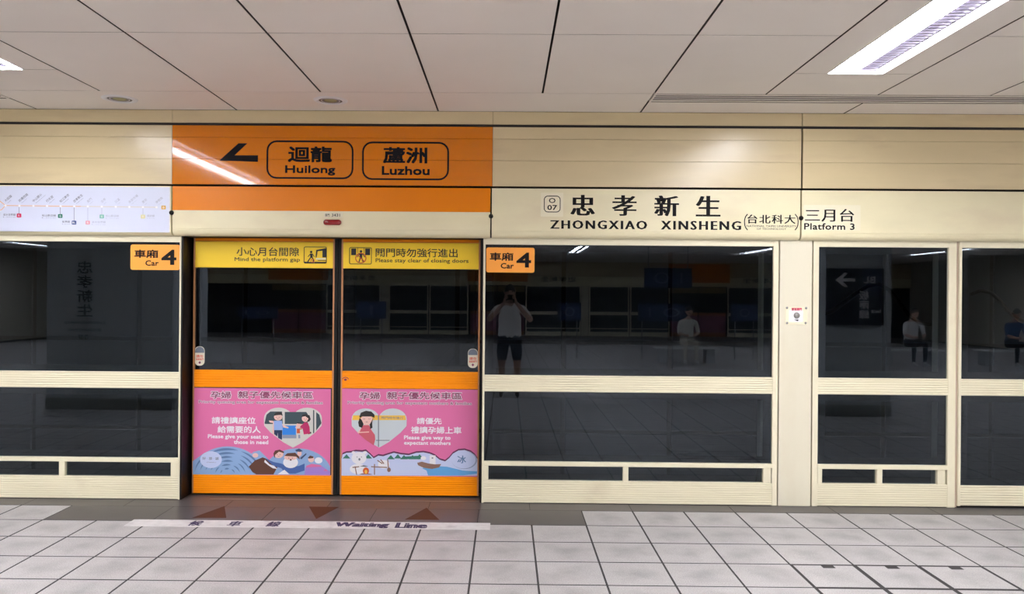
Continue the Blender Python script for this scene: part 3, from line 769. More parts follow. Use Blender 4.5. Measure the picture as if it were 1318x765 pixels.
def redring(cx, cy, r, wpx, parent, slash=True):
    m_ = MB(); n = 24
    o = [P(cx + r * math.cos(2 * math.pi * i / n), cy + r * .95 * math.sin(2 * math.pi * i / n), yy - .0006) for i in range(n)]
    i_ = [P(cx + (r - wpx) * math.cos(2 * math.pi * i / n), cy + (r - wpx) * .95 * math.sin(2 * math.pi * i / n), yy - .0006) for i in range(n)]
    m_.ring(list(reversed(o)), list(reversed(i_)), yy - .0006)
    if slash: m_.pstroke([(cx - r * .65, cy - r * .6), (cx + r * .65, cy + r * .6)], wpx, yy - .0007)
    return m_.build('prohibition_ring', M['mark_red'], parent)
redring(402.2, 335.8, 2.6, .6, ban)
ban2 = [c for c in dr.children if c.name.startswith('yellow_banner')][0]
mb = picto_frame(449.5, 318.5, 478.5, 340.4, ban2)
pwrite(mb, '關門時勿強行進出', 483.5, 320, 589, 331.3, yy, bold=.010); pwrite(mb, 'Please stay clear of closing doors', 483.5, 333, 603, 339.6, yy, bold=.010)
mb.prect(452, 320, 458.4, 328.6, yy).prect(470, 320, 476.4, 328.6, yy).pell(464.6, 323.8, 1.6, 1.7, yy, 12).ppoly([(462.6, 326), (466.6, 326), (466, 332), (463.2, 332)], yy).pstroke([(464, 331.5), (462, 337.5)], 1.3, yy).pstroke([(465.3, 331.5), (467.4, 337.5)], 1.3, yy).pstroke([(463, 326.6), (459.5, 331)], 1, yy).pstroke([(466.4, 326.6), (469.6, 331)], 1, yy)
mb.pstroke([(460.4, 319.5), (460.4, 326)], .5, yy).pstroke([(468.6, 319.5), (468.6, 326)], .5, yy)
mb.build('lettering', M['dgrey'], ban2)
redring(464.4, 332.4, 7.2, 1.1, ban2)

# capsule warning stickers on the door glass
M['sk_grey'] = mat('sticker_blue_grey', (.16, .19, .24, 1), .4); M['sk_cream'] = mat('sticker_cream', (.80, .76, .62, 1), .4); M['sk_red'] = mat('sticker_red', (.70, .09, .04, 1), .5)
for e, cx, cy in ((dl, 257, 458.5), (dr, 608.6, 461.5)):
    yg = YD + .0105
    a = rect(cx - 6.4, cy - 12.4, cx + 6.4, cy + 12.4, yg)
    s_ = MB().poly(rrect(*a, .034, 6), yg).build('capsule_sticker', M['sk_cream'], e, 'small capsule-shaped warning sticker')
    a2 = rect(cx - 6.4, cy - 12.4, cx + 6.4, cy - 4.2, yg - .0006)
    MB().poly([p for p in rrect(a2[0] + .003, a2[1] - .003, a2[2] - .04, a2[3] - .003, .034, 6) if p[1] > a2[2]] + [(a2[0] + .003, a2[2]), (a2[1] - .003, a2[2])], yg - .0006).build('sticker_top', M['sk_grey'], s_)
    m_ = MB(); pwrite(m_, '請勿', cx - 4.4, cy - 1.6, cx + 4.4, cy + 2.2, yg - .0007, bold=.02); pwrite(m_, '倚靠車門', cx - 5, cy + 2.8, cx + 5, cy + 5.6, yg - .0007, bold=.02)
    m_.build('lettering', M['sk_red'], s_)
    MB().ppoly([(cx, cy + 6.5), (cx + 1.8, cy + 8.4), (cx, cy + 10.4), (cx - 1.8, cy + 8.4)], yg - .0008).build('sticker_mark', M['wine'], s_)
# little telephone-like mark on the right door's rail
m_ = MB(); m_.pell(444.6, 489, 1.9, 1.4, YD - .0035, 12); m_.pstroke([(440.6, 488.2), (442, 486.6), (444.6, 485.8), (447.2, 486.6), (448.6, 488.2)], .8, YD - .0035)
m_.build('rail_mark', M['wine'], dr, 'tiny dark telephone-like mark')

# ---- posters
yp = YD - .0005
def layer(k): return yp - .0005 * k
M['p_white'] = M['white']; M['p_grey'] = mat('print_pale_grey', (.62, .62, .58, 1), .5); M['p_teal'] = mat('print_dark_teal', (.03, .06, .075, 1), .5)
M['p_shirt'] = mat('print_sky_shirt', (.28, .42, .78, 1), .5); M['p_navy'] = mat('print_navy', (.01, .03, .09, 1), .5); M['p_seat'] = mat('print_seat_blue', (.02, .22, .72, 1), .5)
M['p_skin'] = mat('print_skin', (.80, .52, .46, 1), .5); M['p_dress'] = mat('print_dress_magenta', (.48, .015, .12, 1), .5); M['p_rose'] = mat('print_dress_rose', (.55, .10, .14, 1), .5)
M['p_wave1'] = mat('print_wave_light', (.25, .40, .66, 1), .5); M['p_wave2'] = mat('print_wave_mid', (.10, .19, .38, 1), .5); M['p_wave3'] = mat('print_wave_dark', (.035, .06, .15, 1), .5)
M['p_brown'] = mat('print_brown', (.10, .035, .02, 1), .5); M['p_ice'] = mat('print_ice', (.55, .62, .85, 1), .5); M['p_green'] = mat('print_fir_green', (.03, .17, .12, 1), .5)
M['p_lake'] = mat('print_lake', (.11, .36, .68, 1), .5); M['p_plum'] = mat('print_plum', (.10, .015, .07, 1), .5); M['p_flame'] = mat('print_flame', (.62, .10, .03, 1), .5); M['p_lilac'] = mat('print_lilac', (.38, .22, .62, 1), .5)
M['p_yellow'] = mat('print_yellow', (.82, .50, .06, 1), .5)

def heart(cx, y0, hw, yb):
    """heart outline: lobes' top y0, half width hw, tip yb (pixels)"""
    pts = []; r = hw / 2 * 1.02; h_ = (yb - y0)
    for i in range(13):
        t = R(180 + 180 * i / 12 + 0); pts.append((cx - hw / 2 + r * math.cos(t) * 1.0, y0 + h_ * .27 + h_ * .27 * math.sin(t)))
    pts = pts[:-1]
    for i in range(1, 13):
        t = R(180 + 180 * i / 12); pts.append((cx + hw / 2 + r * math.cos(t), y0 + h_ * .27 + h_ * .27 * math.sin(t)))
    pts += [(cx + hw * 1.0, y0 + h_ * .45), (cx + hw * .78, y0 + h_ * .62), (cx + hw * .35, y0 + h_ * .86), (cx, yb),
            (cx - hw * .35, y0 + h_ * .86), (cx - hw * .78, y0 + h_ * .62), (cx - hw * 1.0, y0 + h_ * .45)]
    return pts
def clip_poly(sub, clip):
    """keep the part of polygon sub inside the (nearly convex) region x/y box list"""
    def inside(p, a, b): return (b[0] - a[0]) * (p[1] - a[1]) - (b[1] - a[1]) * (p[0] - a[0]) >= 0
    out = sub
    for i in range(len(clip)):
        a, b = clip[i], clip[(i + 1) % len(clip)]; inp = out; out = []
        for j in range(len(inp)):
            p, q = inp[j - 1], inp[j]
            if inside(q, a, b) != inside(p, a, b):
                d1 = (b[0] - a[0], b[1] - a[1]); d2 = (q[0] - p[0], q[1] - p[1]); den = d1[0] * d2[1] - d1[1] * d2[0]
                if abs(den) > 1e-9:
                    t = (d1[0] * (a[1] - p[1]) - d1[1] * (a[0] - p[0])) / den; out.append((p[0] + d2[0] * t, p[1] + d2[1] * t))
            if inside(q, a, b): out.append(q)
        if not out: return []
    return out

def poster(door_e, x0, y0, x1, y1, label):
    a = rect(x0, y0, x1, y1, yp)
    return MB().bbox(a[0], a[1], yp, YD + .001, a[2], a[3], .0003).build('poster', M['pink'], door_e, label)
def title(p, x0, dy=0):
    k = 1
    for nm, m_, b1, b2, kk in (('title_outline', 'white', .060, .07, 1), ('title', 'wine', .022, .012, 2)):
        t = MB(); g = .7 if kk == 1 else 0
        for s, a, b in (('孕婦', 0, 26), ('親子優先候車區', 35, 131.5)):
            pwrite(t, s, x0 + a - g, 504 + dy - g, x0 + b + g, 513.5 + dy + g, layer(kk), bold=b1)
        pwrite(t, 'Priority queuing area for expectant mothers & families', x0 - 15.5 - g * .5, 516.3 + dy - g * .5, x0 + 144 + g * .5, 520.8 + dy + g * .5, layer(kk), bold=b2)
        t.build('lettering', M[m_], p, 'white outline of the heading' if kk == 1 else 'wine-red heading')

# left poster
pL = poster(dl, 247.4, 500.2, 425.4, 612.0, 'pink poster asking to give your seat to those in need')
title(pL, 271.3)
t = MB()
pwrite(t, '請禮讓座位', 272.5, 537, 329, 545.8, layer(1), bold=.022); pwrite(t, '給需要的人', 280, 548.6, 335.5, 557.6, layer(1), bold=.022)
pwrite(t, 'Please give your seat to', 267.5, 559.6, 345.3, 566.3, layer(1), bold=.03); pwrite(t, 'those in need', 301, 566.8, 345.3, 572, layer(1), bold=.03)
t.build('lettering', M['white'], pL, 'white wording')
hp = heart(377, 525, 37, 576.5)
MB().ppoly(hp, layer(1)).build('heart_picture', M['p_grey'], pL)
hc = [(340.5, 545), (343, 534), (351, 527.5), (403, 527.5), (411, 534), (413.8, 545), (406, 556), (392, 567), (377, 576), (362, 567), (348, 556)]
def cl(pts): return clip_poly(pts, hc)
t = MB()
for pts in ([(340, 530), (363, 530), (364, 546), (340, 546)], [(366.5, 530.5), (394, 530.5), (396, 533), (396, 546), (366.5, 546)], [(403, 528), (404.5, 528), (404.5, 560), (403, 560)], [(407, 530), (414, 530), (414, 556), (407, 556)]):
    q = cl(pts)
    if q: t.ppoly(q, layer(2))
t.build('train_windows', M['p_teal'], pL)
t = MB(); t.ppoly([(363.5, 548), (381, 548), (381, 560), (363.5, 560)], layer(2)); t.build('seat', M['p_seat'], pL)
MB().ppoly([(363.5, 560), (390, 560), (390, 564.5), (363.5, 564.5)], layer(2)).build('seat_base', mat('print_seat_grey', (.25, .30, .40, 1), .5), pL)
# man
t = MB(); t.pell(358, 537, 5.4, 4.6, layer(3), 16).ppoly([(351.5, 543), (354, 542), (355, 552), (353, 562), (350.5, 556)], layer(3)).ppoly([(363, 545), (366, 548), (371.5, 550.2), (371, 551.6), (364.5, 550.5)], layer(3)).ppoly([(346, 541.5), (352, 542), (352, 545), (347, 544)], layer(3))
t.pell(393, 539, 4.6, 4.4, layer(3), 16).ppoly([(386, 547), (392, 546), (392, 549), (381, 552), (380, 550)], layer(3)).pell(385, 547, 3.6, 2.6, layer(3), 14).build('faces_and_arms', M['p_skin'], pL)
MB().ppoly([(352.5, 541.8), (363, 541.8), (364, 554), (352.5, 554)], layer(4)).build('man_shirt', M['p_shirt'], pL)
MB().ppoly([(352.8, 554), (363.3, 554), (363, 566.5), (358, 564), (357.4, 557), (356.8, 562), (352.8, 559)], layer(4)).build('man_trousers', M['p_navy'], pL)
t = MB(); t.ppoly([(352.5, 535.5), (354, 532), (358, 530.4), (362.5, 531.4), (364, 535), (361, 534.4), (356, 534.8)], layer(4))
t.ppoly([(388, 537), (389.5, 534), (394, 533.2), (398.5, 535), (400, 540), (398, 543), (395, 543), (397, 539), (393, 536)], layer(4)).ppoly([(381, 545), (384, 543.8), (388, 544.6), (388.5, 546), (384, 545.6)], layer(4)).ppoly([(396, 558), (400, 556), (401, 558), (397, 559.5)], layer(4))
t.build('hair', M['hair'], pL)
MB().ppoly([(392, 544), (396, 544), (398.5, 550), (399, 558.5), (391, 559.5), (389.5, 552), (386, 550.5), (387, 548.5)], layer(5)).build('woman_dress', M['p_dress'], pL)
MB().ppoly([(382, 552), (388.5, 551.5), (389, 558), (382, 558)], layer(4)).build('child_clothes', M['p_flame'], pL)
MB().ppoly([(381.5, 558), (384, 558), (384, 565), (381.5, 565)], layer(4)).ppoly([(386, 553), (390, 553), (390, 565), (386.5, 565)], layer(4)).build('child_legs', M['p_grey'], pL)
# blue striped hills (plain stand-in), badge, rounded little figures
def hill(cx, cy, rx, ry, k, m_, nm='striped_hill', a0=180, a1=360, clipx=(248, 425)):
    pts = [(min(max(cx + rx * math.cos(R(a0 + (a1 - a0) * i / 20)), clipx[0]), clipx[1]), min(cy + ry * math.sin(R(a0 + (a1 - a0) * i / 20)), 611.4)) for i in range(21)]
    return pts
t = MB(); t.ppoly(hill(293, 611.4, 46, 36.5, 1, 0), layer(1)); t.ppoly([(248, 594), (262, 584), (300, 582), (345, 611.2), (248, 611.2)], layer(1))
t.ppoly(hill(383, 611.4, 44, 34, 1, 0, clipx=(330, 424.8)), layer(1.2)).ppoly([(318, 592), (326, 582), (334, 580), (350, 596), (350, 611), (318, 611)], layer(1.1))
t.build('pale_hills', M['p_wave1'], pL)
t = MB()
for q in range(6):
    rx = 42.5 - q * 6.6; ry = 32.5 - q * 5.0
    for a0, a1 in ((186, 232), (238, 288), (294, 352)):
        a0 += q * 4 % 13; a1 -= q * 3 % 9; pv = None
        for i in range(13):
            a = R(a0 + (a1 - a0) * i / 12); th = (math.sin(math.pi * i / 12) * 3.0 + .2) * (1 - q * .07)
            x = 293 + rx * math.cos(a); yy0 = 611 + ry * math.sin(a); cur = ((x, yy0 - th * .5), (x, yy0 + th * .5))
            if pv and pv[0][0] > 249 and x > 249: t.ppoly([pv[0], cur[0], cur[1], pv[1]], layer(2))
            pv = cur
t.build('hill_stripes', M['p_wave2'], pL)
t = MB(); t.pell(271.5, 592, 14, 10.8, layer(3), 32).build('round_badge', M['p_ice'], pL)
t = MB(); pwrite(t, '好 · 旅 · 城', 260.5, 588.5, 281.5, 592.4, layer(4), bold=.01); pwrite(t, 'Classics', 266, 594.6, 278, 596, layer(4)); t.build('lettering', M['m_ink'], pL, 'tiny badge wording')
MB().ppoly([(320, 601), (328, 593), (338, 589), (346, 592), (358, 600), (352, 611), (330, 611), (325, 608)], layer(4)).build('dark_boat', M['p_brown'], pL)
MB().ppoly([(341, 590), (352, 595), (362, 597), (372, 602), (385, 600), (392, 597), (392, 606), (380, 610), (368, 610), (362, 603), (352, 600)], layer(5)).build('blue_robe', mat('print_robe_blue', (.05, .12, .36, 1), .5), pL)
t = MB(); t.ppoly([(341, 592), (347, 598), (353, 600), (357, 604), (351, 603), (345, 599), (340, 595)], layer(6)).pell(374, 595.5, 9.6, 7.4, layer(6), 20).ppoly([(357, 611), (366, 605), (373, 611)], layer(6)).pell(410, 593, 5, 4, layer(4), 16)
t.build('white_shapes', M['white'], pL)
t = MB(); t.pell(358.6, 585, 6.2, 5, layer(6), 18).pell(374, 589, 8.6, 3.6, layer(7), 16).pell(385.4, 584, 2.8, 4, layer(6), 14).pell(400.5, 591.5, 4, 4, layer(6), 14).pell(328.6, 586.4, 3.8, 3, layer(6), 14).build('round_faces', M['p_skin'], pL)
t = MB(); t.ppoly([(352, 584), (354, 580.4), (360, 579), (366, 582), (365, 583.6), (359, 581.6), (354, 586), (354, 590), (352.6, 588)], layer(7)).ppoly([(366, 587), (370, 583.6), (380, 583), (385, 588), (386, 592), (381, 588), (369, 587.4)], layer(8)).ppoly([(396, 590), (399, 586.6), (403.6, 588), (403, 590), (398.6, 590.6)], layer(7)).pell(374.2, 592.2, 1.1, 1.2, layer(8), 10)
t.build('brown_hair', M['p_brown'], pL)
t = MB(); t.ppoly([(380, 579.6), (385, 577.6), (390, 581), (386, 582), (381, 581.4)], layer(8)).ppoly([(386, 590), (394, 583.6), (394.6, 585), (388, 591.6)], layer(7)); t.build('dark_hats', M['p_wave3'], pL)
t = MB()
for cx, cy, k_ in ((358.6, 585.6, 1), (374, 590, 1.2), (357.6, 537.4, .9), (393, 539.6, .8)):
    t.pell(cx - 1.9 * k_, cy, .5 * k_, .5 * k_, layer(10), 8).pell(cx + 1.9 * k_, cy, .5 * k_, .5 * k_, layer(10), 8).pstroke([(cx - .9 * k_, cy + 2 * k_), (cx + .9 * k_, cy + 2 * k_)], .4, layer(10))
t.build('face_marks', M['p_plum'], pL)
t = MB(); t.ppoly([(393, 602), (400, 598), (414, 600), (424.6, 607), (424.6, 611), (392, 611)], layer(5)); t.build('lilac_house', M['p_lilac'], pL)
t = MB(); t.ppoly([(394, 600), (401, 597.4), (413, 599), (414, 601), (394, 602)], layer(6)).ppoly([(416, 606), (419, 604), (422, 607)], layer(6)); t.build('house_roof', M['pink'], pL)

# right poster
pR = poster(dr, 438.9, 501.2, 614.8, 613.2, 'pink poster asking to give way to expectant mothers')
title(pR, 463, 1)
t = MB()
pwrite(t, '請優先', 536.5, 538, 568.5, 546.4, layer(1), bold=.022); pwrite(t, '禮讓孕婦上車', 529, 549.4, 594, 558.6, layer(1), bold=.022)
pwrite(t, 'Please give way to', 520, 561, 580, 567.6, layer(1), bold=.03); pwrite(t, 'expectant mothers', 520, 568, 580, 574.4, layer(1), bold=.03)
t.build('lettering', M['white'], pR, 'white wording')
hp = heart(488, 526, 35.2, 576.5); MB().ppoly(hp, layer(1)).build('heart_picture', mat('print_pale_blue', (.55, .62, .66, 1), .5), pR)
MB().ppoly([(454.5, 535), (521.5, 535), (522.6, 541), (453.4, 541)], layer(2)).build('yellow_band', M['p_yellow'], pR)
t = MB(); pwrite(t, '關門時勿強行', 491, 536.5, 519, 539.6, layer(3), bold=.01); t.ppoly([(486.5, 534.5), (487.8, 534.5), (487.8, 576), (486.5, 575)], layer(3)).ppoly([(484, 566.6), (502, 566.6), (501, 567.6), (484, 567.6)], layer(3)).build('door_lines', M['sk_grey'], pR)
t = MB(); t.pell(472, 541, 8, 6.2, layer(4), 20).ppoly([(470, 546), (474, 546), (477, 551), (480, 557), (476, 559), (462, 559), (460, 557), (466, 550)], layer(4)); t.build('mother_skin', M['p_skin'], pR)
t = MB()
for cx in (468.6, 475.4): t.pstroke([(cx - 1.3, 539.4), (cx, 540), (cx + 1.3, 539.4)], .45, layer(7))
t.pstroke([(470.8, 543.4), (473.2, 543.4)], .5, layer(7)); t.build('face_marks', M['p_plum'], pR)
MB().ppoly([(467, 547.5), (475, 547.5), (478, 554), (482.5, 560), (483, 566), (481, 573.5), (470, 566), (461.5, 558.5), (463.5, 555)], layer(5)).build('rose_dress', M['p_rose'], pR)
t = MB(); t.ppoly([(462.5, 537), (464.5, 531.5), (471, 529), (478, 530), (482, 534), (482, 538), (478, 536.4), (466, 536.4), (464, 538)], layer(6)).ppoly([(463, 538), (465.6, 541), (468, 546), (466, 551), (462, 549.5), (461, 544)], layer(6)).ppoly([(480.4, 538), (479, 544), (479.4, 551), (476.4, 552.5), (475.8, 546.6), (478, 543)], layer(6)); t.build('hair', M['hair'], pR)
MB().ppoly([(461.5, 556.4), (475, 555.6), (475, 557), (462, 557.6)], layer(6)).build('belt', M['p_skin'], pR)
# snowy ground
top = [(439.6, 590), (441, 584), (446, 582), (452, 581.6), (458, 580), (466, 580.6), (471, 579.6), (476, 584), (481, 589), (487, 585.6), (493, 586.4), (499, 584.4), (507, 582), (516, 584), (526, 585), (536, 582), (545, 581.4), (553, 583), (560, 586), (566, 591), (573, 593), (578, 589), (583, 583), (590, 579), (598, 578.4), (606, 581), (611, 585), (614.4, 590)]
t = MB(); t.ppoly([(a, b - .9) for a, b in top] + [(614.4, 600), (439.6, 600)], layer(1)); t.build('plum_skyline', M['p_plum'], pR)
t = MB(); t.ppoly([(a, b + 1.2) for a, b in top] + [(614.4, 612.6), (439.6, 612.6)], layer(2)); t.build('snow_ground', M['p_ice'], pR)
t = MB()
for cx, cy in ((446, 588), (474, 588), (503, 589), (512, 588), (520, 589), (531, 589), (540, 588)):
    t.ppoly([(cx - 5, cy + 2.5), (cx, cy - 3), (cx + 5, cy + 2.5)], layer(3))
t.ppoly([(520, 588), (538, 587), (546, 590), (540, 591.6), (522, 591)], layer(3))
t.build('fir_trees', M['p_green'], pR)
t = MB(); t.ppoly([(549, 606), (543, 603), (560, 600), (575, 601), (596, 606), (614, 607), (614, 610), (596, 612.4), (551, 612.4)], layer(3)); t.build('lake', M['p_lake'], pR)
t = MB(); t.pell(462, 590, 9.6, 7.8, layer(4), 22).pell(455, 583, 2.4, 2, layer(4), 12).pell(469.6, 583, 2.4, 2, layer(4), 12).pell(461, 604, 11, 6.6, layer(4), 18).pell(494, 598, 7.6, 5.6, layer(4), 18).prect(553, 586.5, 560.6, 599, layer(5)).pell(545, 590, 3.6, 2.6, layer(4), 12)
t.build('white_bears', M['white'], pR)
t = MB(); t.pell(462.6, 591.6, 1.3, 1.7, layer(6), 12).pell(459.6, 588.6, .7, .6, layer(6), 8).pell(465.2, 588.6, .7, .6, layer(6), 8).ppoly([(463, 600.6), (468, 599), (474, 600.6), (470, 601.4)], layer(6)).prect(555.6, 589, 557.6, 590.6, layer(6)); t.build('bear_faces', M['sk_grey'], pR)
t = MB(); t.ppoly([(537, 596), (543, 594.6), (552, 597), (560, 598), (568, 597.6), (565, 602), (556, 604), (545, 602.4), (538, 599)], layer(6)).ppoly([(462, 611), (466, 609.6), (474, 609.6), (480, 611)], layer(6))
for a in ([(457, 601), (459, 611)], [(482, 598), (482, 611)], [(454, 602), (462, 601)], [(478, 601), (498, 602)], [(499, 592), (500, 604)], [(486, 593), (492, 597)], [(490, 592), (494, 597)]): t.pstroke(a, 1.3, layer(6))
t.pell(500.6, 605, 2.4, 3, layer(5.5), 12).build('boat_and_branches', mat('print_driftwood', (.24, .13, .10, 1), .5), pR)
MB().pell(471, 606.4, 4, 4.4, layer(7), 16).build('fire', M['p_flame'], pR); MB().pell(471, 607.6, 1.8, 2.6, layer(8), 12).build('fire_core', M['p_yellow'], pR)
t = MB(); t.pell(597.6, 592.6, 16.5, 11.6, layer(4), 28); t.build('badge_ring', mat('print_badge_grey', (.30, .36, .55, 1), .5), pR)
t = MB(); t.pell(596.6, 592.2, 15.6, 11.2, layer(5), 28); t.build('round_badge', M['p_ice'], pR)
t = MB(); pwrite(t, '冰', 588.6, 586.6, 600, 596.6, layer(6), bold=.006, smear=.003); t.build('lettering', M['p_wave2'], pR, 'blue character on the badge')

# =================================================================== FLOOR MARKINGS
def flat_on_floor(name, pts, m_, z=.0008, h=.0006):
    n = len(pts); a = sum(pts[i][0] * pts[(i + 1) % n][1] - pts[(i + 1) % n][0] * pts[i][1] for i in range(n))
    if a < 0: pts = list(reversed(pts))
    mb = MB(); mb.add([(x, y_, z) for x, y_ in pts] + [(x, y_, z - h) for x, y_ in pts], [tuple(range(n))] + [(i, n + i, n + (i + 1) % n, (i + 1) % n) for i in range(n)])
    return mb.build(name, m_)
for pts, lab in (([(247, 667), (291.3, 667), (289, 651.8)], 'brown triangle on the dark threshold under the left door, pointing to the train'),
                 ([(397.6, 652.5), (436.5, 653), (407, 668.4)], 'brown triangle on the dark threshold between the doors, pointing to the platform'),
                 ([(521, 669.2), (565.5, 669.6), (549, 654)], 'brown triangle on the dark threshold under the right door, pointing to the train')):
    o = flat_on_floor('floor_arrow', [PF(a, b) for a, b in pts], M['brown']); tag(o, lab, 'floor marking', 'brown floor triangles')
ya, yb = PF(400, 671.4)[1], PF(400, 680.2)[1]
xs0, xs1 = PF(163, 675)[0], PF(631, 677)[0]
wl = empty('waiting_line_strip', ((xs0 + xs1) / 2, (ya + yb) / 2, 0)); tag(wl, 'pale strip on the floor tiles reading Waiting Line, before the orange doors', 'floor marking')
ya = max(ya, Y1 - T - .001) if False else ya
sl = (xs1 - xs0) / 10
for k in range(1):
    o = flat_on_floor('strip_film', [(xs0, ya), (xs1, ya), (xs1, yb), (xs0, yb)], M['strip'], .0012, .001); attach(o, wl)
def floor_text(mb, s, x0, x1, ylo, yhi, bold, zz=.0019):
    vs, fs = glyphs(s, min(bold, .007)); ax, bx = min(v[0] for v in vs), max(v[0] for v in vs); az, bz = min(v[1] for v in vs), max(v[1] for v in vs)
    d = max(0, bold - .007) * (yhi - ylo) / (bz - az)
    g0 = len(mb.f)
    for k, (dx, dy) in enumerate(((-d, -d), (d, -d), (-d, d), (d, d))):
        mb.add([(x0 + dx * 2 + (x1 - x0) * (v[0] - ax) / (bx - ax), ylo + dy + (yhi - ylo) * (v[1] - az) / (bz - az), zz + .00004 * k) for v in vs], fs)
    mb.groups.append((g0, len(mb.f)))
mb = MB(); yl, yh = yb + .022, ya - .022
for s, a, b in (('候', 242, 258), ('車', 293, 309), ('線', 344, 360)): floor_text(mb, s, PF(a, 676)[0], PF(b, 676)[0], yl, yh, .02)
floor_text(mb, 'Waiting', PF(432, 676)[0], PF(500, 676)[0], yl - .012, yh, .03); floor_text(mb, 'Line', PF(511, 676)[0], PF(549.5, 676)[0], yl, yh, .03)
mb.build('lettering', M['violet'], wl)

# =================================================================== CEILING FITTINGS
def lamp_unit(x0, x1, ys, label, grp='linear ceiling lights'):
    xc = (x0 + x1) / 2; a, b = xc - LW / 2, xc + LW / 2; ye = ys - 3 * PL
    e = empty('ceiling_light', (xc, (ys + ye) / 2, ZC)); tag(e, label, 'light', grp)
    z1 = ZC + .034; ys_, ye_ = ys - .003, ye + .003
    h = MB(); t = .004
    h.box(a, a + t, ye_, ys_, ZC - .003, z1).box(b - t, b, ye_, ys_, ZC - .003, z1).box(a, b, ys_ - t, ys_, ZC - .003, z1).box(a, b, ye_, ye_ + t, ZC - .003, z1).box(a, b, ye_, ys_, z1, z1 + .01)
    h.build('housing', M['lamp_white'], e)
    q0, q1 = a + (b - a) * .50, a + (b - a) * .80
    for u0, u1, v0, v1 in ((a + .006, q0 - .005, ye_ + .01, ys_ - .01), (q1 + .005, b - .006, ye_ + .01, ys_ - .01), (q0 - .003, q1 + .003, ys_ - .06, ys_ - .01)):
        MB().box(u0, u1, v0, v1, z1 - .012, z1 - .002).build('lit_diffuser', M['lamp'], e)
    MB().box(q0, q1, ye_ + .01, ys_ - .065, z1 - .008, z1 - .002).build('louver_bed', M['louver_bed'], e)
    return e, a, b, ys, ye
near_l = []
for (x0, x1, ys) in sorted(lamps, key=lambda q: (abs(q[2]), abs(q[0]))):
    if abs(ys - YL0) < .01 and 1 < x0 < 3: lab = 'long bright ceiling light at the upper right, with a louver'
    elif abs(ys - YL0) < .01 and -4 < x0 < -2: lab = 'bright ceiling light cut off at the left edge'
    else: lab = 'long ceiling light farther along the platform, seen only in reflections'
    r = lamp_unit(x0, x1, ys, lab)
    if 'reflections' not in lab:
        e, a, b, ys, ye = r; lv = MB()
        l0, l1 = a + (b - a) * .50, a + (b - a) * .80; y_ = ys - .05
        while y_ > ye + .03:
            lv.box(l0, l1, y_ - .012, y_, ZC + .004, ZC + .018); y_ -= .042
        o = lv.build('louver_blades', M['blade'], e); tag(o, kind='stuff')
        MB().box(l0 - .004, l0, ye + .02, ys - .02, ZC + .004, ZC + .018).box(l1, l1 + .004, ye + .02, ys - .02, ZC + .004, ZC + .018).build('louver_rail', M['lamp_white'], e)

# slot diffusers
for x0, x1, lab in ((PX0 + PW, 8.0, 'long dark slotted air diffuser along the facade at the upper right'), (-8.0, -3.515 + .0, 'slotted air diffuser cut off at the left edge')):
    e = empty('air_diffuser', ((x0 + x1) / 2, (DFY0 + DFY1) / 2, ZC)); tag(e, lab, 'vent', 'slot diffusers in the ceiling')
    MB().box(x0 + .005, x1 - .005, DFY0, DFY1, ZC + .03, ZC + .04).build('backing', M['gap'], e)
    n = 4
    for k in range(n):
        yy_ = DFY0 + (DFY1 - DFY0) * (k + .5) / n; wd_ = (DFY1 - DFY0) / n
        MB().profile([(yy_ - wd_ * .30, ZC + .001), (yy_ + wd_ * .27, ZC + .001), (yy_ + wd_ * .25, ZC + .004), (yy_ - wd_ * .28, ZC + .004)], x0 + .005, x1 - .005).build('slat', M['slat'] if 0 < k < 3 else M['ceil'], e)
    MB().box(x0 + .005, x0 + .02, DFY0, DFY1, ZC - .001, ZC + .03).box(x1 - .02, x1 - .005, DFY0, DFY1, ZC - .001, ZC + .03).build('end_cap', M['ceil'], e)

# round downlights
M['bulb_off'] = mat('unlit_lamp', (.42, .40, .22, 1), .25)
for px, py, lab in ((154, 127.3, 'round unlit recessed downlight on the left, above the route map'), (425.5, 129.3, 'round unlit recessed downlight above the orange direction sign')):
    x, y_ = PF(px, py, ZC); e = empty('downlight', (x, y_, ZC)); tag(e, lab, 'light', 'round recessed downlights')
    MB().lathe([(.082, .012), (.084, -.006), (.100, -.008), (.118, -.003), (.120, .001)], (x, y_, ZC), 'z', 36).build('trim_ring', M['lamp_white'], e)
    MB().lathe([(.0001, .0005), (.04, .0005), (.082, -.0012)], (x, y_, ZC - .001), 'z', 36).build('reflector_cone', mat('reflector_dark', (.10, .085, .07, 1), .35, metal=.4), e)
    MB().lathe([(.0001, -.010), (.025, -.009), (.042, -.004), (.045, .0)], (x, y_, ZC - .001), 'z', 24).build('lamp', M['bulb_off'], e)
    MB().lathe([(.060, -.0015), (.062, -.004), (.066, -.004), (.068, -.0015)], (x, y_, ZC - .001), 'z', 30).build('inner_ring', M['louver'], e)

# =================================================================== BEHIND THE CAMERA (seen reflected in the glass)
def mir(px, py, d):
    """point at Y=-d whose mirror image in the glass the photograph shows at (px, py)"""
    return P(px, py, d)
YB = -25.3
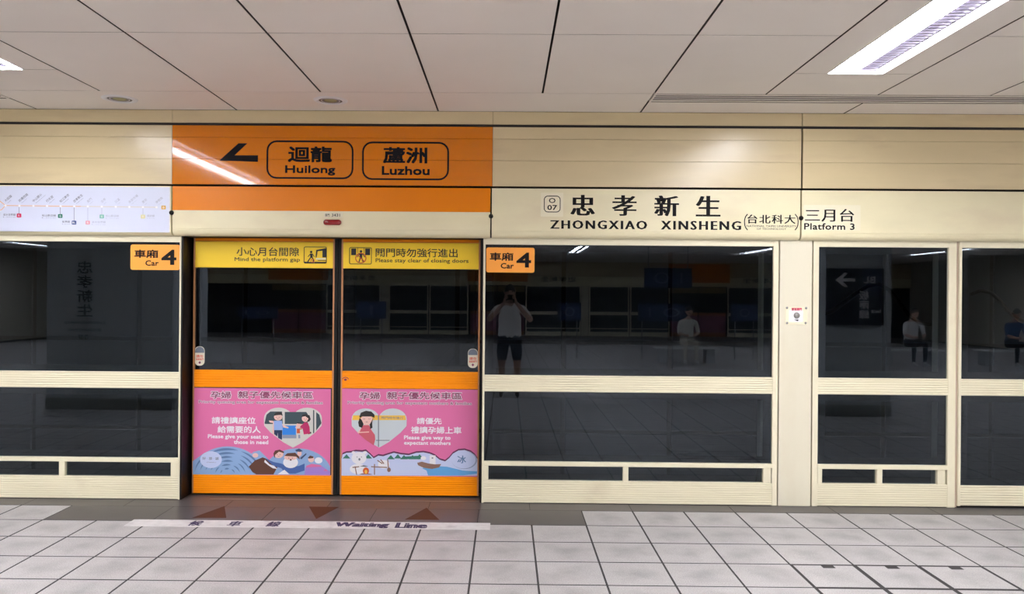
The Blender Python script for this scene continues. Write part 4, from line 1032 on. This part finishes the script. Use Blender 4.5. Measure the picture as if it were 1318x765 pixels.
# opposite platform screens
fo_ = empty('opposite_fascia', (0, YB, ZC)); tag(fo_, 'long beige fascia over the screens across the platform, seen reflected', 'fascia panel')
MB().box(-15.9, 15.9, YB - .28, YB, zL0, zL1).build('panel_face', M['fascia'], fo_)
MB().box(-15.9, 15.9, YB - .28, YB - .01, zL1 + .01, ZC - .002).build('panel_face', M['fascia_up'], fo_)
for k in range(3):
    xc = -8.3 + 7.95 * k
    MB().box(xc - 1.2, xc + 1.2, YB, YB + .004, zL0 + .15, ZC - .05).build('orange_band', M['orange_satin'], fo_)
    mb = MB(); write(mb, '忠孝新生', (xc + 1.7, xc + 3.1, zL0 + .15, zL0 + .35), YB + .006, bold=.01, flip=True); mb.build('lettering', M['black'], fo_)
M['far_pink'] = mat('opposite_poster_dimmed', (.30, .09, .17, 1), .5); M['far_orange'] = mat('opposite_orange_dimmed', (.42, .16, .03, 1), .5); M['far_yellow'] = mat('opposite_yellow_dimmed', (.30, .22, .06, 1), .5)  # darker copies of the door colours: the far side's dim light painted in
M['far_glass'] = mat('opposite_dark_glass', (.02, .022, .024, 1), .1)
for k in range(3):
    xc = -8.3 + 7.95 * k
    # door pair
    for sg in (-1, 1):
        e = empty('opposite_door', (xc + sg * .56, YB - .1, 0)); tag(e, 'orange sliding door across the platform, seen only reflected in the glass', 'door', 'doors across the platform')
        x0, x1 = sorted((xc + sg * .02, xc + sg * 1.08))
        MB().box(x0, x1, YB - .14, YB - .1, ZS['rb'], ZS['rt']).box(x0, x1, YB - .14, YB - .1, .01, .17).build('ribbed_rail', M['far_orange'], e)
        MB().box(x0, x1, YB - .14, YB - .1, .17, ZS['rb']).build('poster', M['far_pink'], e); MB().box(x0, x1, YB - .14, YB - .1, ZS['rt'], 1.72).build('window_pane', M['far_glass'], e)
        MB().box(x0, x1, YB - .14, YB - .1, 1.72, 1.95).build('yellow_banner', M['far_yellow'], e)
    for x0, x1 in ((xc + 1.12, xc + 3.3), (xc + 3.62, xc + 5.2), (xc + 5.24, xc + 6.8)):
        e = empty('opposite_screen', ((x0 + x1) / 2, YB, 0)); tag(e, 'beige framed fixed screen across the platform, seen only reflected in the glass', 'screen', 'screens across the platform')
        MB().box(x0, x0 + .05, YB - .06, YB, 0, zL0).box(x1 - .05, x1, YB - .06, YB, 0, zL0).build('frame_stile', M['beige'], e)
        for a, b in ((ZS['rb'], ZS['rt']), (0, ZS['vb']), (ZS['tb'], ZS['gb']), (ZS['gt'], zL0)): MB().box(x0 + .05, x1 - .05, YB - .06, YB - .001, a, b).build('rail', M['beige'], e)
        MB().box(x0 + .05, x1 - .05, YB - .05, YB - .03, 0, zL0).build('dark_pane', M['far_glass'], e)
    tag(MB().box(xc + 3.32, xc + 3.6, YB - .1, YB + .002, 0, zL0).build('screen_post', M['beige_col']), 'beige post between screens across the platform, seen only reflected', 'post', 'posts across the platform')
tag(MB().box(-16, 16, YB - .5, YB - .3, -.006, ZC + .02).build('wall_opposite', M['gap']), kind='structure')

# columns
DC = 4.5
def column(x0, x1, name, label):
    e = empty('column', ((x0 + x1) / 2, -DC, 0)); tag(e, label, 'column')
    MB().box(x0, x1, -DC - .9, -DC, .001, ZC - .001).build('cladding', M['column'], e)
    for a in (.0, ):
        MB().box(x0 - .008, x1 + .008, -DC - .908, -DC + .008, .001, .15).build('skirting', M['steel'], e)
    return e
x0, x1 = mir(58, 400, DC)[0], mir(222, 400, DC)[0]
c1 = column(x0, x1, 'a', 'grey clad column with the vertical station name, reflected in the left screen')
mb = MB(); yc = -DC + .002
for i, ch in enumerate('忠孝新生'):
    a = mir(97, 336 + i * 18.6, DC); b = mir(117.5, 352 + i * 18.6, DC)
    write(mb, ch, (a[0], b[0], b[1], a[1]), yc, bold=.012, flip=True)
for tx, a_, b_, q0, q1 in (('ZHONGXIAO', 81, 135, 413.5, 417.5), ('XINSHENG', 85, 129, 423, 427), ('O 07', 99, 112, 431, 438)):
    a = mir(a_, q0, DC); b = mir(b_, q1, DC); write(mb, tx, (a[0], b[0], b[1], a[1]), yc, bold=.012, flip=True)
mb.build('lettering', M['black'], c1)
x0, x1 = mir(1064, 400, DC)[0], mir(1149, 400, DC)[0]
c2_ = column(x0, x1, 'b', 'grey clad column with the dark BL direction board, reflected in the small screen')
a = mir(1062.5, 345.5, DC + .0); b = mir(1137, 419, DC)
bd = MB().box(a[0] + .02, b[0], -DC + .001, -DC + .05, b[1], a[1]).build('direction_board', M['navy']); tag(bd, 'dark direction board with arrow and BL on the column, seen reflected', 'sign')
yc = -DC + .052
def bwr(mb, s, px0, py0, px1, py1, **k):
    a = mir(px0, py0, DC); b = mir(px1, py1, DC); write(mb, s, (a[0], b[0], b[1], a[1]), yc, flip=True, **k)
m1 = MB(); bl = mir(1110, 346.5, DC), mir(1135, 376, DC)
m1.add([(bl[0][0], yc - .0005, bl[1][1]), (bl[1][0], yc - .0005, bl[1][1]), (bl[1][0], yc - .0005, bl[0][1]), (bl[0][0], yc - .0005, bl[0][1])], [(3, 2, 1, 0)]); m1.build('blue_field', M['blue'], bd)
m1 = MB(); bwr(m1, 'BL', 1111, 356, 1126, 365, bold=.03)
for i, ch in enumerate('板南線'): bwr(m1, ch, 1105, 374.5 + i * 12.2, 1118, 386 + i * 12.2, bold=.02)
bwr(m1, 'Bannan Line', 1121, 398, 1133, 403, bold=.02)
pts = [(1075, 360.5), (1086, 351.5), (1091, 351.5), (1084, 358.5), (1100, 358.5), (1100, 362.5), (1084, 362.5), (1091, 369.5), (1086, 369.5)]
q = [mir(a, b, DC) for a, b in pts]; m1.add([(x, yc, z) for x, z in q], [tuple(range(len(q)))]); m1.build('lettering', M['white'], bd)
x0, x1 = mir(1262, 400, 6.6)[0], mir(1345, 400, 6.6)[0]
# blue boards in mid platform
DB = 12.9
DBB = 13.9
for (p0, q0, p1, q1, tx, lab) in ((830, 345, 891, 371, '1 O', 'blue hanging board with round figures, seen reflected high in the wide right screen'),
                                  (822, 391, 889, 414, 'O 1', 'blue standing board with round figures, seen reflected beside a seated person'),
                                  (718, 390, 748, 413, 'O', 'small blue standing board with one round figure, seen reflected left of the wide board'),
                                  (942, 392, 976, 414, 'O', 'small blue standing board, seen reflected at the right end of the wide screen'),
                                  (300, 395, 352, 411, 'O 1', 'blue standing board, seen reflected in the left orange door'),
                                  (456, 388, 494, 411, '1', 'blue standing board, seen reflected in the right orange door')):
    a = mir(p0, q0, DBB); b = mir(p1, q1, DBB); X0, X1, Z0, Z1 = a[0], b[0], b[1], a[1]
    e = empty('blue_board', ((X0 + X1) / 2, -DBB, 0)); tag(e, lab, 'board')
    MB().box(X0, X1, -DBB - .06, -DBB, Z0, Z1).build('board_face', M['blue'], e)
    m_ = MB(); xm_ = (X0 + X1) / 2; hw_ = {'1': .04, 'O': .13}.get(tx, (X1 - X0) * .3); write(m_, tx, (xm_ - hw_, xm_ + hw_, Z0 + .1, Z1 - .1), -DBB + .002, flip=True); m_.build('lettering', M['sk_grey'], e)
    l_ = MB()
    for xx in (X0 + .1, X1 - .1):
        if q0 < 380: l_.tube([(xx, -DBB - .03, Z1 - .01), (xx, -DBB - .03, ZC - .001)], .012)
        else: l_.tube([(xx, -DBB - .03, .001), (xx, -DBB - .03, Z0 + .01)], .015)
    l_.build('support', M['steel'], e)

# ---- people
def skinned(name, joints, edges, mats, matfn, parent, sub=2):
    names = list(joints); idx = {n: i for i, n in enumerate(names)}
    me = bpy.data.meshes.new(name); me.from_pydata([joints[n][0] for n in names], [(idx[a], idx[b]) for a, b in edges], [])
    o = bpy.data.objects.new(name, me); COL.objects.link(o)
    o.modifiers.new('s', 'SKIN'); sm = o.modifiers.new('u', 'SUBSURF'); sm.levels = sub; sm.render_levels = sub
    sk = me.skin_vertices[0].data
    for n in names:
        r_ = joints[n][1]; sk[idx[n]].radius = r_ if isinstance(r_, tuple) else (r_, r_); sk[idx[n]].use_root = (n == names[0])
    dg = bpy.context.evaluated_depsgraph_get(); m2 = bpy.data.meshes.new_from_object(o.evaluated_get(dg))
    bpy.data.objects.remove(o); m2.name = name
    m2.materials.clear()
    for m_ in mats: m2.materials.append(m_)
    for p in m2.polygons: p.material_index = matfn(p.center); p.use_smooth = True
    o = bpy.data.objects.new(name, m2); COL.objects.link(o); attach(o, parent); return o

def head_parts(e, c, fwd, hair=M['hair']):
    """head at c facing fwd (unit, horizontal)"""
    f = Vector(fwd); s = f.cross(Vector((0, 0, 1))); up = Vector((0, 0, 1)); c = Vector(c)
    mb = MB(); n, m_ = 18, 12; vs = []
    for j in range(m_ + 1):
        t = math.pi * j / m_; zz = math.cos(t); rr = math.sin(t)
        for i in range(n):
            a = 2 * math.pi * i / n; u, v = math.cos(a) * rr, math.sin(a) * rr
            k = 1 - .22 * max(0, -zz) ; q = c + s * (u * .076 * k) + f * (v * .095 * (1 - .1 * max(0, -zz))) + up * (zz * .115)
            if v > .8 and -.35 < zz < .05 and abs(u) < .25: q = q + f * .018
            vs.append(q)
    mb.add(vs, [(j * n + i, j * n + (i + 1) % n, (j + 1) * n + (i + 1) % n, (j + 1) * n + i) for j in range(m_) for i in range(n)], True)
    mb.build('head', M['skin'], e)
    h_ = MB(); vs = []
    for j in range(8):
        t = math.pi * .56 * j / 7
        for i in range(n):
            a = 2 * math.pi * i / n; u, v = math.cos(a) * math.sin(t), math.sin(a) * math.sin(t)
            lift = .35 * max(0, v) * (j / 7)
            vs.append(c + s * (u * .084) + f * (v * .102 - .006) + up * (math.cos(t) * .125 + lift * .12))
    h_.add(vs, [(j * n + i, j * n + (i + 1) % n, (j + 1) * n + (i + 1) % n, (j + 1) * n + i) for j in range(7) for i in range(n)], True); h_.build('hair', hair, e)
    ft = MB()
    for sg in (-1, 1):
        ft.lathe([(.0001, .012), (.008, .009), (.012, 0)], tuple(c + s * .03 * sg + f * .082 + up * .005), 'y', 10)
        ft.box(c.x + s.x * .02 * sg - .012, c.x + s.x * .02 * sg + .012, c.y + f.y * .088 - .004, c.y + f.y * .088 + .004, c.z - .052, c.z - .044)
    ft.build('eyes_and_mouth', M['hair'], e)
    er = MB()
    for sg in (-1, 1): er.tube([c + s * .074 * sg + up * .03, c + s * .088 * sg + up * .015, c + s * .086 * sg - up * .01, c + s * .074 * sg - up * .03], [.006, .011, .010, .005], 8)
    er.build('ears', M['skin'], e)

# photographer just behind the camera, holding up the phone that takes the picture
px_, py_ = .06, -D - .42
ph = empty('person', (px_, py_, 0)); tag(ph, 'person in white tee and dark shorts holding up a phone, reflected in the glass', 'person')
J = {'pelvis': ((px_, py_, .93), (.18, .13)), 'waist': ((px_, py_, 1.06), (.185, .13)), 'chest': ((px_, py_ - .01, 1.25), (.20, .13)), 'collar': ((px_, py_, 1.385), (.10, .075)), 'neck': ((px_, py_ + .01, 1.45), .05), 'skull': ((px_, py_ + .02, 1.51), .05)}
E = [('pelvis', 'waist'), ('waist', 'chest'), ('chest', 'collar'), ('collar', 'neck'), ('neck', 'skull')]
for sg, nm in ((-1, 'l'), (1, 'r')):
    X = px_
    hx = X + sg * .085
    J.update({'hip' + nm: ((X + sg * .10, py_, .87), (.10, .10)), 'thigh' + nm: ((X + sg * .115, py_, .68), (.10, .10)), 'knee' + nm: ((X + sg * .12, py_ + .02, .50), .058), 'calf' + nm: ((X + sg * .12, py_ - .01, .34), .056), 'ankle' + nm: ((X + sg * .12, py_ - .02, .09), .036),
              'heel' + nm: ((X + sg * .12, py_ - .03, .045), .04), 'toe' + nm: ((X + sg * .13, py_ + .16, .032), (.045, .028)),
              'sho' + nm: ((X + sg * .20, py_, 1.355), .07), 'elb' + nm: ((X + sg * .33, py_ + .12, 1.17), .048), 'wri' + nm: ((hx, py_ + .34, 1.46), .026), 'palm' + nm: ((hx - sg * .004, py_ + .365, 1.52), (.036, .018))})
    E += [('pelvis', 'hip' + nm), ('hip' + nm, 'thigh' + nm), ('thigh' + nm, 'knee' + nm), ('knee' + nm, 'calf' + nm), ('calf' + nm, 'ankle' + nm), ('ankle' + nm, 'heel' + nm), ('heel' + nm, 'toe' + nm),
          ('collar', 'sho' + nm), ('sho' + nm, 'elb' + nm), ('elb' + nm, 'wri' + nm), ('wri' + nm, 'palm' + nm)]
def mf(c):
    x, y_, z = c
    if z > 1.14 and (abs(x) > .21 or y_ > .12) and z < 1.25 and abs(x) > .27: return 0
    if y_ > .16: return 0
    if z < .12: return 3
    if z < .56: return 0
    if z < .93: return 2
    if z < 1.41: return 1
    return 0
def to_local(fn, e):
    return fn
body = skinned('body', J, E, [M['skin'], M['tee'], M['shorts'], M['hair']], lambda c: mf((c.x - px_, c.y - py_, c.z)), ph)
for sg in (-1, 1):
    hx = px_ + sg * .08
    for i in range(4):
        z = 1.53 + i * .017 - .02; L_ = (.062, .07, .066, .052)[i]
        Jf = {'a': ((hx, py_ + .355, z), .010), 'b': ((hx - sg * .006, py_ + .385, z + .004), .009), 'c': ((hx - sg * (.03), py_ + .396, z + .006), .008), 'd': ((hx - sg * L_ * .75, py_ + .394, z + .006), .007)}
        skinned('finger', Jf, [('a', 'b'), ('b', 'c'), ('c', 'd')], [M['skin']], lambda c: 0, ph, 1)
    Jf = {'a': ((hx, py_ + .35, 1.50), .012), 'b': ((hx - sg * .02, py_ + .345, 1.515), .011), 'c': ((hx - sg * .042, py_ + .352, 1.53), .009)}
    skinned('thumb', Jf, [('a', 'b'), ('b', 'c')], [M['skin']], lambda c: 0, ph, 1)
head_parts(ph, (px_, py_ + .03, 1.615), (0, 1, 0))
pz = MB().bbox(px_ - .078, px_ + .078, py_ + .362, py_ + .370, 1.495, 1.57, .002); pn = pz.build('phone', M['phone']); tag(pn, 'black phone held sideways by the person in the white tee', 'phone')

def sitter(x, y_, face, top, legs, label, lean=.12):
    """seated figure; face = +1 looks towards the near screens"""
    e = empty('person', (x, y_, 0)); tag(e, label, 'person')
    f = face
    J = {'pelvis': ((x, y_, .51), (.16, .12)), 'waist': ((x, y_ + f * lean * .4, .66), (.14, .10)), 'chest': ((x, y_ + f * lean, .86), (.16, .11)), 'collar': ((x, y_ + f * lean * 1.3, 1.0), (.09, .07)), 'neck': ((x, y_ + f * lean * 1.5, 1.07), .05), 'skull': ((x, y_ + f * lean * 1.7, 1.12), .05)}
    E = [('pelvis', 'waist'), ('waist', 'chest'), ('chest', 'collar'), ('collar', 'neck'), ('neck', 'skull')]
    for sg, nm in ((-1, 'l'), (1, 'r')):
        J.update({'hip' + nm: ((x + sg * .1, y_ + f * .08, .50), .09), 'knee' + nm: ((x + sg * .13, y_ + f * .46, .52), .06), 'ankle' + nm: ((x + sg * .13, y_ + f * .44, .09), .038), 'heel' + nm: ((x + sg * .13, y_ + f * .42, .045), .042), 'toe' + nm: ((x + sg * .14, y_ + f * .62, .035), (.045, .03)),
                  'sho' + nm: ((x + sg * .18, y_ + f * lean * 1.2, .97), .062), 'elb' + nm: ((x + sg * .23, y_ + f * (lean + .10), .72), .042), 'wri' + nm: ((x + sg * .10, y_ + f * (lean + .30), .66), .028), 'palm' + nm: ((x + sg * .06, y_ + f * (lean + .37), .68), (.036, .02))})
        E += [('pelvis', 'hip' + nm), ('hip' + nm, 'knee' + nm), ('knee' + nm, 'ankle' + nm), ('ankle' + nm, 'heel' + nm), ('heel' + nm, 'toe' + nm), ('collar', 'sho' + nm), ('sho' + nm, 'elb' + nm), ('elb' + nm, 'wri' + nm), ('wri' + nm, 'palm' + nm)]
    def fn(c):
        z = c.z
        if z < .1: return 3
        if z < .60 and (c.y - y_) * f < .56: return 2
        if z < 1.02 and (c.y - y_) * f < lean + .14: return 1
        return 0
    skinned('body', J, E, [M['skin'], top, legs, M['white']], fn, e)
    head_parts(e, (x, y_ + f * lean * 1.9, 1.23), (0, f, 0)); return e
def bench(x, y_, label, w_=1.5):
    e = empty('bench', (x, y_, 0)); tag(e, label, 'bench', 'benches in mid platform')
    MB().box(x - w_ / 2, x + w_ / 2, y_ - .24, y_ + .2, .33, .365).build('seat', M['lamp_white'], e)
    MB().box(x - w_ / 2 + .1, x - w_ / 2 + .3, y_ - .2, y_ + .1, .001, .33).box(x + w_ / 2 - .3, x + w_ / 2 - .1, y_ - .2, y_ + .1, .001, .33).build('base', M['column'], e)
    return e
for (px, lab, top, legs, bl_) in ((884, 'person in pale clothes seated on a bench, reflected in the wide right screen', M['p_grey'], M['far_wall'], 'white bench under the person in pale clothes, seen reflected'),
                              (1172, 'person in white top seated on a bench, reflected in the small screen', M['tee'], M['shorts'], 'white bench under the person in the white top, seen reflected'),
                              (1302, 'person in blue shirt seated on a bench, reflected in the rightmost screen', M['denim'], M['shorts'], 'white bench under the person in the blue shirt, seen reflected')):
    x = mir(px, 440, DB)[0]
    bench(x, -DB, bl_); sitter(x, -DB, 1, top, legs, lab)

bpy.context.view_layer.update()
